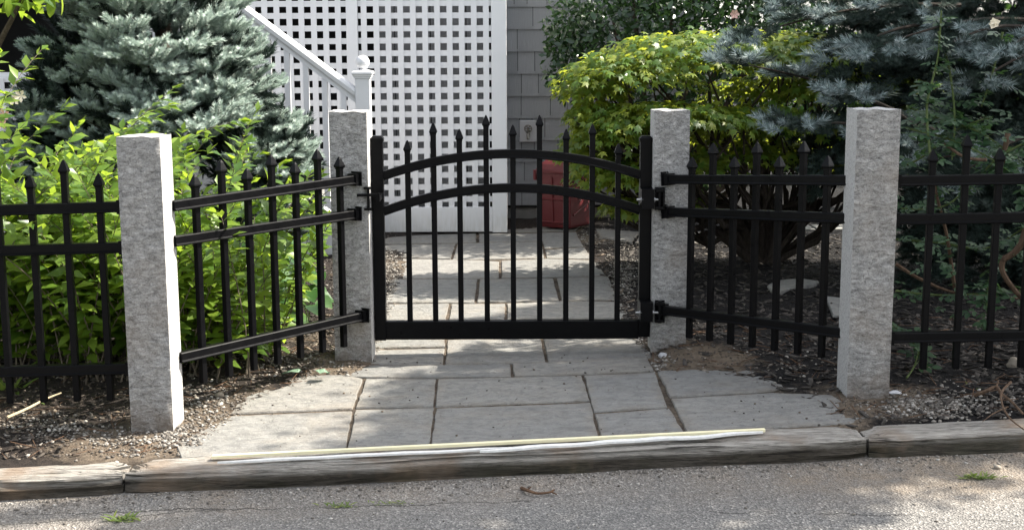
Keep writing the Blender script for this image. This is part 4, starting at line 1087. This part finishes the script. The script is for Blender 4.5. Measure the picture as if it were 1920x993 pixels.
hx0 = at(1240, 100, 9.1).x
hol = thing('evergreen_shrub', 'tall dark glossy evergreen behind the yellow green maple', 'shrub', (hx0, 9.1, 0))
P, D, U, S = [], [], [], []
BL = [(1150, 40, 9.00, .42), (1260, 30, 8.95, .42), (1380, 20, 8.90, .42), (1090, 120, 9.15, .26), (1180, -60, 9.10, .5), (1330, -70, 9.00, .5), (1075, 60, 9.15, .2), (1250, 150, 9.15, .35), (1480, -20, 9.00, .4), (1440, 60, 9.10, .35), (1300, 280, 9.30, .3), (1200, 260, 9.35, .25), (1340, 200, 9.30, .3), (1500, 150, 9.2, .42), (1430, 250, 9.3, .36), (1560, 250, 9.3, .36), (1640, 140, 9.2, .4)]
for (px, py, Y, r) in BL:
    c = np.array(at(px, py, Y))
    for k in range(int(2600*r)):
        nrm = rg.normal(0, 1, 3); nrm /= np.linalg.norm(nrm); p = c+nrm*r*rg.uniform(.6, 1.03)*(1+.2*fnoise(*(nrm*3+px)))
        P.append(p); D.append(nrm*.6+rg.normal(0, .55, 3)); U.append(nrm+rg.normal(0, .35, 3)+np.array([0, 0, .4])); S.append(rg.uniform(.04, .068))
foliage(hol, 'leaf', OVAL, OVAL_C, LEAF_HOLLY, P, D, U, S, 300, 8)
t_ = MB()
for (px, py, Y, r) in BL: e = np.array(at(px, py, Y)); t_.tube([(hx0, 9.15, 0), tuple((np.array([hx0, 9.15, 0])*.5+e*.5)), tuple(e)], [.035, .025, .01], 6)
t_.build('trunk', BARK, hol)
c = at(1377, 27, 8.1); mb = MB()
for k in range(6):
    a = 2*math.pi*k/6; u = Vector((math.cos(a), -.4, math.sin(a))); s = Vector((-math.sin(a), 0, math.cos(a))); mb.add([c, c+u*.02+s*.01, c+u*.03, c+u*.02-s*.01], [(0, 1, 2, 3)])
mb.build('blossom', PETALP, hol)

# ------------------------------------------------------------------ hedge and paving far behind, leafy tree top left
def leafy_mass(name, label, cat, blobs, mat, leaf, dens, trunk_at, limit=300, tm=(OVAL, OVAL_C), trunk_r=.05, cell=8):
    root = thing(name, label, cat, trunk_at); P, D, U, S = [], [], [], []; t_ = MB()
    for (c, r) in blobs:
        c = np.array(c); r = np.array(r)*np.ones(3)
        for k in range(int(dens*(r[0]*r[2]+r[0]*r[1]+r[1]*r[2])/3)):
            nrm = rg.normal(0, 1, 3); nrm /= np.linalg.norm(nrm); p = c+nrm*r*rg.uniform(.5, 1.05)*(1+.3*fnoise(*(nrm*2.5+c)))
            P.append(p); D.append(nrm*.5+rg.normal(0, .6, 3)); U.append(nrm*.6+rg.normal(0, .35, 3)+np.array([0, 0, .8])); S.append(leaf*rg.uniform(.7, 1.2))
        ta = np.array(trunk_at); mid = ta*.5+c*.5; mid[2] = max(mid[2], c[2]*.6)
        t_.tube([tuple(ta), tuple(ta*.8+c*.2+np.array([0, 0, c[2]*.25])), tuple(mid), tuple(c)], [trunk_r, trunk_r*.8, trunk_r*.5, trunk_r*.15], 7)
    t_.build('trunk', BARK, root, smooth=True); foliage(root, 'leaf', tm[0], tm[1], mat, P, D, U, S, limit, cell); return root
leafy_mass('hedge', 'sunlit green hedge far behind the maple trunks', 'hedge', [((2.0+.75*k, 12.3+.2*(k % 2), .7), (.6, .5, .75)) for k in range(7)], LEAF_LIME, .07, 1700, (4.2, 12.4, 0), 120)
leafy_mass('background_tree', 'dark leafy tree behind the blue spruce at the right', 'tree', [((2.6, 10.4, 1.9), (.9, .7, .9)), ((4.0, 10.2, 1.8), (1.1, .8, 1.3)), ((3.3, 10.4, 3.4), (1.3, .9, 1.2)), ((5.4, 10, 2.2), (1, .8, 1.5))], LEAF_TREE, .09, 1500, (3.6, 10.6, 0), 60)
c = at(20, 5, 6.3)
leafy_mass('leafy_tree', 'leafy tree branch hanging into the top left corner above the spruce', 'tree', [((c.x, c.y, c.z+.1), (.22, .3, .16)), ((c.x-.5, c.y+.1, c.z+.3), (.5, .5, .4)), ((c.x-.1, c.y+.2, c.z+.5), (.45, .5, .3)), ((c.x+.12, c.y-.1, c.z+.06), (.1, .12, .06))], LEAF_LIME, .085, 2600, (c.x-.9, c.y+.6, 0), 200)
for (px0, px1, py, h) in ((1440, 1720, 437, .035), (1440, 1740, 418, .05)):
    a, b = gp(px0, py), gp(px1, py); n = 3
    for k in range(n):
        u, v = a.lerp(b, k/n), a.lerp(b, (k+.97)/n); mb = MB(); mb.box((u.x, u.y, 0), (v.x, u.y+.22, h+.004*k))
        tag(mb.build('paving_block', CONCRETE, None, bevel=.006, loc=Vector((u.x, u.y, 0))), ['left', 'middle', 'right'][k]+(' block of the lower pale paving row behind the right fence' if py > 430 else ' block of the upper pale paving row behind the right fence'), 'paving block', 'paving blocks behind the right bed')

# ------------------------------------------------------------------ rose at the right
rose = thing('rose_bush', 'thorny rose bush with green canes behind the far right fence panel', 'shrub', gp(1850, 590))
canes = MB(); canes2 = MB()
CP = [[(1745,300,5.2),(1738,200,5.25),(1758,110,5.3),(1765,20,5.3)], [(1700,240,5.5),(1790,265,5.3),(1870,305,5.2),(1960,370,5.1)], [(1960,250,5.2),(1880,290,5.2),(1830,335,5.25),(1760,390,5.3),(1640,385,5.5)],
      [(1790,540,5.4),(1775,440,5.35),(1755,360,5.3),(1750,300,5.25)], [(1640,445,5.5),(1760,455,5.4),(1850,465,5.3),(1930,420,5.2)], [(1680,495,5.2),(1730,525,5.2),(1800,550,5.25),(1930,560,5.3)], [(1680,545,5.15),(1770,553,5.2),(1930,545,5.2)],
      [(1930,400,5.2),(1905,470,5.15),(1880,480,5.15)], [(1700,200,5.6),(1770,225,5.4),(1840,250,5.3),(1925,310,5.2)], [(1640,330,5.6),(1720,300,5.5),(1800,240,5.4),(1860,220,5.4)], [(1860,640,5.0),(1850,560,5.1),(1860,500,5.2)], [(1670,610,4.95),(1700,625,4.95),(1740,690,4.9)],
      [(1760,60,5.4),(1780,130,5.4),(1790,220,5.35),(1785,300,5.3)], [(1880,60,5.4),(1860,140,5.4),(1840,200,5.35)]]
rg = np.random.default_rng(61); P, D, U, S = [], [], [], []
def spline(pts, n=6):
    out = []
    for i in range(len(pts)-1):
        p0 = pts[max(i-1, 0)]; p1 = pts[i]; p2 = pts[i+1]; p3 = pts[min(i+2, len(pts)-1)]
        for k in range(n):
            t = k/n; out.append(.5*((2*p1)+(p2-p0)*t+(2*p0-5*p1+4*p2-p3)*t*t+(3*p1-p0-3*p2+p3)*t**3))
    return out+[pts[-1]]
for ci, cp in enumerate(CP):
    pts = spline([at(*q) for q in cp]); brown = ci in (3, 5, 7); mb = canes2 if brown else canes; r0 = .008 if brown else .0055
    mb.tube(pts, [r0*(1-.5*i/len(pts)) for i in range(len(pts))], 6)
    for i in range(1, len(pts)-1):
        if rg.uniform() < .6:
            a = Vector(rg.normal(0, 1, 3)).normalized(); mb.tube([pts[i], pts[i]+a*.013], [.0025, .0003], 4)
        for _ in range(0 if ci in (5,) else (1 if ci in (3, 6, 7) else 2)):
            p = np.array(pts[i])+rg.normal(0, .012, 3); a = rg.uniform(0, 2*math.pi)
            P.append(p); D.append([math.cos(a), math.sin(a)*.6-.3, rg.uniform(-.3, .35)]); U.append([rg.normal(0, .3), -.4, 1]); S.append(rg.uniform(.045, .075))
for (px, py, Y, n) in ((1720, 250, 5.4, 18), (1850, 230, 5.4, 16), (1880, 260, 5.3, 12), (1700, 400, 5.3, 12), (1720, 470, 5.1, 16), (1840, 560, 5.1, 14), (1760, 200, 5.5, 14), (1900, 330, 5.2, 14)):
    c = np.array(at(px, py, Y))
    for k in range(int(n*.75)): P.append(c+rg.normal(0, .08, 3)); a = rg.uniform(0, 2*math.pi); D.append([math.cos(a), math.sin(a)*.6-.3, rg.uniform(-.4, .3)]); U.append([rg.normal(0, .3), -.4, 1]); S.append(rg.uniform(.045, .08))
# the thick woody stems
for cp, r0 in (([(1890,250,5.25),(1880,300,5.25),(1868,370,5.25),(1865,470,5.3),(1858,560,5.3)], .011), ([(1935,430,5.05),(1905,470,5.08),(1880,490,5.1),(1885,520,5.1),(1925,570,5.1)], .014), ([(1850,300,5.15),(1810,295,5.2),(1770,270,5.3)], .007)):
    pts = spline([at(*q) for q in cp]); canes2.tube(pts, [r0*(1-.35*i/len(pts)) for i in range(len(pts))], 8)
canes.build('cane', CANE, rose, smooth=True); canes2.build('woody_stem', REDCANE, rose, smooth=True)
foliage(rose, 'leaf', [rose_leaf()], [rose_leaf()], LEAF_ROSE, P, D, U, S, 300, 1)
c = at(1863, 44, 5.35); mb = MB()
for k in range(9):
    a = 2.4*k; r = .004+.0012*k; u = Vector((math.cos(a), -.35, math.sin(a))); s = Vector((-math.sin(a), 0, math.cos(a))); d = Vector((0, -.012+.0015*k, 0))
    mb.add([c+d, c+u*r+s*.012+d, c+u*(r+.012)-d, c+u*r-s*.012+d], [(0, 1, 2, 3)])
mb.build('rose_bloom', PETALW, rose)

# ------------------------------------------------------------------ tall tree beside the path, its canopy above the picture, throws the dappled shade
shade = thing('shade_tree', 'tall broadleaf tree at the right whose canopy hangs over the path', 'tree', (4.6, 5.2, .02))
P, D, U, S = [], [], [], []; rg = np.random.default_rng(71); lim_ = MB(); top = np.array([4.6, 5.2, 3.0])
lim_.tube([(4.6, 5.2, -.05), (4.55, 5.2, 1.2), tuple(top), (4.3, 5.4, 5.5), (4.2, 5.5, 7.5)], [.22, .18, .16, .11, .04], 10)
# clumps are listed by the ground they shade (x, y, radius, leaves) and their height
CL = [(.15,4.35,.34,230,4.2),(-.35,4.25,.26,110,4.6),(.55,4.45,.32,240,4.4),(1.0,4.55,.35,260,4.6),(1.45,4.75,.4,280,4.8),(0,4.75,.34,230,4.3),(.45,4.9,.34,240,4.7),(-.3,4.8,.22,90,4.9),(.85,5.05,.36,260,5.0),(.1,5.1,.2,110,4.6),(-.25,5.05,.2,80,4.6),(.25,4.55,.3,150,4.9),(-.15,4.5,.26,120,4.4),(.7,4.75,.3,150,4.3),(1.2,4.3,.3,150,4.9),(-.1,4.1,.3,120,5.0),(.5,4.15,.3,120,4.5),
      (.55,5.4,.25,130,4.9),
      (1.3,5.4,.5,380,5.2),(1.9,5.1,.5,380,4.6),(1.5,6.1,.5,420,5.0),(2.2,5.9,.6,420,5.3),(2.6,5.0,.6,320,5.0),(1.9,6.8,.5,340,4.8),
      (.2,3.95,.34,220,4.4),(-.4,3.85,.32,200,4.8),(.75,4.05,.32,220,4.7),(-.85,3.75,.26,120,4.9),(1.3,4.15,.3,190,4.6),(1.9,4.4,.36,220,4.8),(-.2,3.5,.26,140,5.2),(.4,3.62,.26,150,5.0),(-1.0,3.4,.25,90,5.1),(.95,3.75,.2,80,5.0),(.1,3.15,.4,150,5.2),(-.7,3.2,.4,140,5.4),(2.3,3.9,.4,180,5)]
for ci_, (gx, gy, r, n, h) in enumerate(CL):
    c = np.array([gx, gy, 0])+SUN/SUN[2]*h; n = int(n*(2.3 if (ci_ < 18 or (gy < 4.2 and gx < .9)) else 1.5))
    for k in range(n):
        v = rg.normal(0, .5, 3); p = c+v*np.array([r, r, r*.45]); P.append(p); D.append(rg.normal(0, 1, 3)*np.array([1, 1, .4])); U.append(np.array([0, 0, 1])+rg.normal(0, .4, 3)); S.append(rg.uniform(.08, .13))
    mid = (top+c)/2+np.array([0, 0, .5]); lim_.tube([tuple(top+np.array([0, 0, rg.uniform(0, 1.5)])), tuple(mid), tuple(c)], [.05, .03, .01], 6)
lim_.build('trunk', GREYBARK, shade, smooth=True); foliage(shade, 'leaf', OVAL, OVAL_C, LEAF_TREE, P, D, U, S, 0)

# ------------------------------------------------------------------ loose cover: mulch, gravel, debris
def stone_tmpl(seed):
    rg = np.random.default_rng(seed); bm = bmesh.new(); bmesh.ops.create_icosphere(bm, subdivisions=1, radius=1)
    for v in bm.verts: v.co = Vector((v.co.x*1.0, v.co.y*.8, v.co.z*.55))*rg.uniform(.75, 1.15)
    V = np.array([v.co[:] for v in bm.verts]); bm.verts.ensure_lookup_table(); F = np.array([[v.index for v in f.verts] for f in bm.faces]); bm.free(); return V, F
def chip_tmpl(seed):
    rg = np.random.default_rng(seed); a, b, c = 1, .32, .14
    V = np.array([(-a, -b, 0), (a, -b*.6, 0), (a*.9, b, 0), (-a*.8, b*.7, 0), (-a, -b, c), (a, -b*.6, c*.7), (a*.9, b, c), (-a*.8, b*.7, c*.6)])+rg.normal(0, .07, (8, 3))
    Q = [(0, 3, 2, 1), (4, 5, 6, 7), (0, 1, 5, 4), (1, 2, 6, 5), (2, 3, 7, 6), (3, 0, 4, 7)]
    return V, np.array([t for q in Q for t in ((q[0], q[1], q[2]), (q[0], q[2], q[3]))])
def scatter(name, label, n, sample, tm, mat, smin, smax, zfun, flat=.35, mode='stuff'):
    rg = np.random.default_rng(n+len(name)); pts = sample(rg, n); z = zfun(pts)
    pos = np.column_stack([pts, z]); a = rg.uniform(0, 2*math.pi, len(pts)); d = np.stack([np.cos(a), np.sin(a), rg.normal(0, flat*.6, len(pts))], 1)
    u = np.stack([rg.normal(0, flat, len(pts)), rg.normal(0, flat, len(pts)), np.ones(len(pts))], 1); s = rg.uniform(0, 1, len(pts))**2.2*(smax-smin)+smin
    V, F = [], []; off = 0; rot = frames(d, u)
    for k, t in enumerate(tm):
        v, f = place(t, pos[k::len(tm)], rot[k::len(tm)], s[k::len(tm)]); V.append(v); F.append(f+off); off += len(v)
    return tag(link(name, tri_mesh(name, np.concatenate(V), np.concatenate(F), mat), None), label, None, None, 'stuff')
def soil_z(pts): return ground_h(pts)[0]+.003
def pix_blobs(blobs):
    def f(rg, n):
        out = []; ws = np.array([b[4] for b in blobs], float); ws /= ws.sum()
        for b, k in zip(blobs, rg.multinomial(n, ws)):
            pts = [gp(b[0]+b[2]*rg.normal(0, .5), b[1]+b[3]*rg.normal(0, .5)) for _ in range(k)]
            out += [(p.x, p.y) for p in pts]
        out = np.array(out); d = dist_poly(out, OUTLINE); ins = inside(out, OUTLINE)
        keep = (~ins | (d < .012)) & (out[:, 1] > 4.215+.05*out[:, 0])
        return out[keep]
    return f
STONES = [stone_tmpl(k) for k in range(4)]; CHIPS = [chip_tmpl(k) for k in range(5)]
def bed(rg, n):
    x = rg.uniform(-2.7, 2.9, n); y = 4.25+(rg.uniform(0, 1, n)**1.3)*4.6; out = np.column_stack([x, y])
    d = dist_poly(out, OUTLINE); ins = inside(out, OUTLINE)
    dz = dirt_amount(out, d); keep = ~ins & (out[:, 1] > 4.24+.05*out[:, 0]) & (d > .02) & (rg.uniform(0, 1, n) > np.clip(dz, 0, .85)); return out[keep]
def side(fn, right):
    def f(rg, n):
        p = fn(rg, n); return p[(p[:, 0] > .62) == right]
    return f
scatter('mulch', 'brown shredded bark mulch covering the left bed', 16000, side(bed, False), CHIPS, MULCH, .005, .026, soil_z)
scatter('mulch', 'bark mulch covering the right bed, its deep shade put into a black colour', 24000, side(bed, True), CHIPS, SHADEMULCH, .006, .03, soil_z)
scatter('gravel', 'pale loose gravel along the path and round the posts', 8500, pix_blobs([(110,815,130,35,.7),(250,835,100,22,.6),(1745,768,110,26,1.5),(395,770,70,50,.9),(728,505,26,70,2.0),(1170,520,34,60,2.2),(1120,450,60,22,1.4),(560,690,120,30,.5),(1450,690,180,50,.35),(1230,690,30,16,.25),(715,655,18,26,.5),(1195,652,18,20,.4),(590,520,50,60,.6),(330,818,50,24,.7),(650,560,24,100,.7),(1860,760,120,40,.25)]), STONES, GRAVEL, .0028, .0105, soil_z)
def crumbs(rg, n):
    x = rg.uniform(-2.6, 2.7, n); y = rg.uniform(4.24, 6.2, n); out = np.column_stack([x, y]); d = dist_poly(out, OUTLINE); ins = inside(out, OUTLINE)
    keep = (~ins | (d < .01)) & (out[:, 1] > 4.225+.05*x) & ((x < .7) | (dirt_amount(out, d) > .45)); return out[keep]
scatter('soil_crumbs', 'loose crumbs of brown soil on the bed', 16000, crumbs, STONES[:2], CRUMB, .0022, .0105, lambda p: soil_z(p)-.002)
def bits(rg, n):
    x = rg.uniform(-2.4, 2.4, n); y = rg.uniform(4.25, 6.0, n); out = np.column_stack([x, y]); d = dist_poly(out, OUTLINE); ins = inside(out, OUTLINE); keep = ~ins & (out[:, 1] > 4.26+.05*x); return out[keep]
scatter('leaf_litter', 'dry brown twigs and shredded litter on the soil', 1500, bits, [np_t for np_t in [(lambda V, F: (V*np.array([2.2, .25, .4]), F))(*chip_tmpl(9))]], TWIG, .008, .024, lambda p: soil_z(p)+.006, .3)
def roadp(rg, n):
    x = rg.uniform(-2, 2.2, n); e = np.abs(rg.normal(0, .045, n))+.002; far = rg.uniform(0, 1, n) < .22; e = np.where(far, rg.uniform(0, .6, n), e)
    return np.column_stack([x, kerb_y(x)-e])
scatter('road_grit', 'loose grit and pebbles on the asphalt along the kerb', 1500, roadp, STONES, GRAVEL, .0018, .0085, lambda p: road_h(p)[0]+.001)
def slabp(rg, n):
    x = rg.uniform(-.9, 1.4, n); y = rg.uniform(4.25, 5.5, n); out = np.column_stack([x, y]); return out[inside(out, OUTLINE)]
scatter('path_crumbs', 'small crumbs and leaf bits scattered on the flagstones', 420, slabp, [STONES[0], CHIPS[0]], MULCH, .0012, .0065, lambda p: np.array([zg(a, b)+.0125 for a, b in p]))

# ------------------------------------------------------------------ single stones, twigs and weeds
def rock(name, label, p, size, mat=ROCK, seed=0, cat='stone', group=None):
    bm = bmesh.new(); bmesh.ops.create_icosphere(bm, subdivisions=3, radius=1); rg = random.Random(seed)
    for v in bm.verts:
        n_ = fnoise(*(v.co*1.1+Vector((seed*3, 0, 0))))*.35+fnoise(*(v.co*2.7+Vector((seed, 5, 0))))*.12
        v.co = Vector((v.co.x*size[0], v.co.y*size[1], v.co.z*size[2]))*(1+n_)
    me = bpy.data.meshes.new(name); bm.to_mesh(me); bm.free(); me.materials.append(mat)
    me.polygons.foreach_set('use_smooth', np.ones(len(me.polygons), bool))
    return tag(link(name, me, None, None, p), label, cat, group)
def rock_at(px, py, s, label, seed, road=False, mat=ROCK):
    p = (rp if road else gp)(px, py); p = p+Vector((0, s[1], s[2]*.55 + (.0 if road else .02))); rock('stone', label, p, s, mat, seed)
rock_at(1683, 863, (.023, .02, .017), 'round grey stone on the road against the right timber joint', 1, True)
rock_at(1737, 708, (.022, .018, .017), 'rounded tan stone on the soil below the far right fence panel', 2)
rock_at(1905, 700, (.03, .02, .026), 'larger pale stone at the right edge behind a dried stalk', 3)
rock_at(1243, 680, (.017, .014, .013), 'small white stone at the foot of the rear right post', 4, False, BOXGREY)
rock_at(411, 755, (.017, .013, .012), 'cream stone among gravel right of the front left post', 5)
rock_at(1653, 866, (.012, .009, .008), 'small pale stone on the road left of the round stone', 6, True)
rock_at(1872, 880, (.012, .009, .009), 'small tan pebble on the road behind the right weed', 7, True)
rock_at(1317, 887, (.009, .009, .009), 'round brown seed pod on the road', 8, True, CONE)
rock_at(1470, 861, (.012, .009, .009), 'small white pebble at the foot of the middle timber', 9, True, BOXGREY)
rock_at(383, 925, (.011, .009, .008), 'small cream pebble on the road near the left timber joint', 10, True)
def flat_stone(pix, th, label, lift=.03):
    pts = [gp(*p, lift) for p in pix]; mb = MB(); c = sum(pts, Vector())/len(pts)
    mb.loft([[p-Vector((0, 0, th)) for p in pts], [p+(c-p)*.01 for p in pts], [p+(c-p)*.05+Vector((0, 0, .006)) for p in pts]])
    tag(mb.build('flat_stone', SLAB, None, loc=c), label, 'stone')
flat_stone([(1438,536),(1455,527),(1500,523),(1536,528),(1530,533),(1450,548)], .05, 'flat grey slab stone lying in the mulch behind the right flank panel')
flat_stone([(1547,556),(1580,560),(1600,566),(1600,590),(1562,592)], .05, 'broken flat stone lying beside the front right post in the mulch')
def stick(name, label, pix, r, mat, fn=gp, lift=.02, cat='twig', sub=()):
    pts = spline([fn(px, py, lift+dz) for px, py, dz in pix]); mb = MB(); mb.tube(pts, [r*(1-.6*i/len(pts)) for i in range(len(pts))], 6)
    for s_ in sub:
        q = spline([fn(px, py, lift+dz) for px, py, dz in s_]); mb.tube(q, [r*.6*(1-.7*i/len(q)) for i in range(len(q))], 5)
    return tag(mb.build(name, mat, None, smooth=True, loc=pts[0]), label, cat)
stick('twig', 'curved brown twig lying on the road', [(978,914,.004),(990,919,.01),(1008,924,.005),(1030,922,.006),(1040,917,.012)], .006, TWIG, rp, .004, 'twig', [[(988,918,.008),(996,912,.02)], [(1034,921,.006),(1044,926,.004)]])
stick('dry_stalk', 'straw coloured stalk lying below the far left fence panel', [(14,782,.0),(50,766,.012),(85,748,.02),(115,736,.03)], .006, STRAW, gp, .035, 'stalk')
stick('dry_stalk', 'thin brown stalk lying on the soil left of the front left post', [(40,770,.0),(90,766,.01),(145,764,.01)], .004, REDCANE, gp, .035, 'stalk')
stick('root', 'forked tan root lying on the mulch at the right edge', [(1826,741,.0),(1850,732,.02),(1868,725,.03),(1878,738,.02),(1896,752,.02),(1918,775,.01)], .008, REDCANE, gp, .035, 'root', [[(1868,726,.03),(1872,712,.05)]])
stick('cane', 'thin bent cane arching down onto the right timber kerb', [(1895,716,.06),(1878,735,.06),(1880,760,.05),(1895,785,.03),(1922,806,.01)], .005, REDCANE, gp, .03, 'cane', [[(1890,762,.0),(1862,775,.0),(1842,790,.0)]])
stick('withered_shoot', 'thin forked stem standing in the soil beside the front right post', [(1700,708,.0),(1712,690,.02),(1720,668,.06),(1722,652,.09)], .004, CANE, gp, .03, 'stem', [[(1705,700,.01),(1724,675,.05)]])
# withered leaf on the soil
wl = MB(); c = gp(575, 697, .05)
for (dx, dy, s, a) in ((-.03, 0, .075, 2.9), (.035, .005, .06, .2)):
    v, f = heart_leaf(); ca, sa = math.cos(a), math.sin(a)
    wl.add([c+Vector((dx+(q[0]*ca-q[1]*sa)*s, dy+(q[0]*sa+q[1]*ca)*s, q[2]*s*.6+.012*fnoise(q[0]*5, q[1]*6, s*40))) for q in v], [tuple(t) for t in f])
tag(wl.build('fallen_leaf', LEAF_DEAD, None, loc=c), 'withered grey green leaf lying on the soil before the rear left post', 'leaf')
pl = MB(); c = gp(1678, 735, .035)
rock('plaster_crumb', 'white plaster crumbs at the foot of the front right post', c, (.022, .02, .006), BOXGREY, 17, 'plaster')
def weed(px, py, n, spread, h, label, seed, fn=rp):
    rg = np.random.default_rng(seed); base = fn(px, py); root = thing('weed', label, 'weed', base, 'weeds growing from the road cracks' if fn is rp else 'small weeds in the bed'); P, D, U, S = [], [], [], []
    for k in range(n):
        a = rg.uniform(0, 2*math.pi); P.append(np.array(base)+np.array([rg.normal(0, spread), rg.normal(0, spread*.3), 0])); D.append([math.cos(a)*.9, math.sin(a)*.6, rg.uniform(.15, .9)]); U.append([rg.normal(0, .3), -.3, 1]); S.append(h*rg.uniform(.5, 1.1))
    t = lance(((.3, 1), (.65, .8)), .09, .35, .3); foliage(root, 'blade', [t], [t], GRASS, P, D, U, S, 300, 1)
weed(232, 976, 46, .028, .045, 'green weed tuft on the road near the bottom left corner', 1)
weed(637, 949, 34, .026, .028, 'low weed tuft in the road crack left of the middle', 2)
weed(733, 943, 30, .024, .022, 'smaller yellowing weed tuft right beside the middle road crack', 3)
weed(1832, 896, 46, .026, .04, 'yellow green weed tuft on the road at the right', 4)
weed(427, 944, 22, .02, .018, 'faint brownish weed tuft on the road below the left timber joint', 5)
weed(545, 858, 26, .06, .02, 'thin grass blades sprouting behind the yellow strip', 6, gp)
weed(485, 690, 16, .015, .06, 'bright lime seedling in the soil under the left flank panel', 7, gp)
weed(95, 765, 14, .02, .06, 'small pale seedling in the soil under the far left panel', 8, gp)
weed(1812, 735, 8, .012, .05, 'small lime seedling on the mulch under the far right panel', 9, gp)
weed(30, 735, 30, .04, .1, 'leafy green seedling at the left edge below the far left panel', 10, gp)

# ------------------------------------------------------------------ trees across the street, behind the viewer
rg = np.random.default_rng(91)
for k, (x, y, h) in enumerate(((-7, -9, 3.2), (-2.2, -10, 3.6), (2.6, -9.5, 3.3), (7.5, -9, 3.0))):
    leafy_mass('street_tree', ['far left', 'second', 'third', 'far right'][k]+' leafy tree of the row across the street', 'tree', [((x, y, h), (2.6, 1.6, 2.4)), ((x+.6, y, h-1.6), (2.2, 1.5, 1.5))], LEAF_TREE, .36, 130, (x, y, -.2), 0, trunk_r=.2)
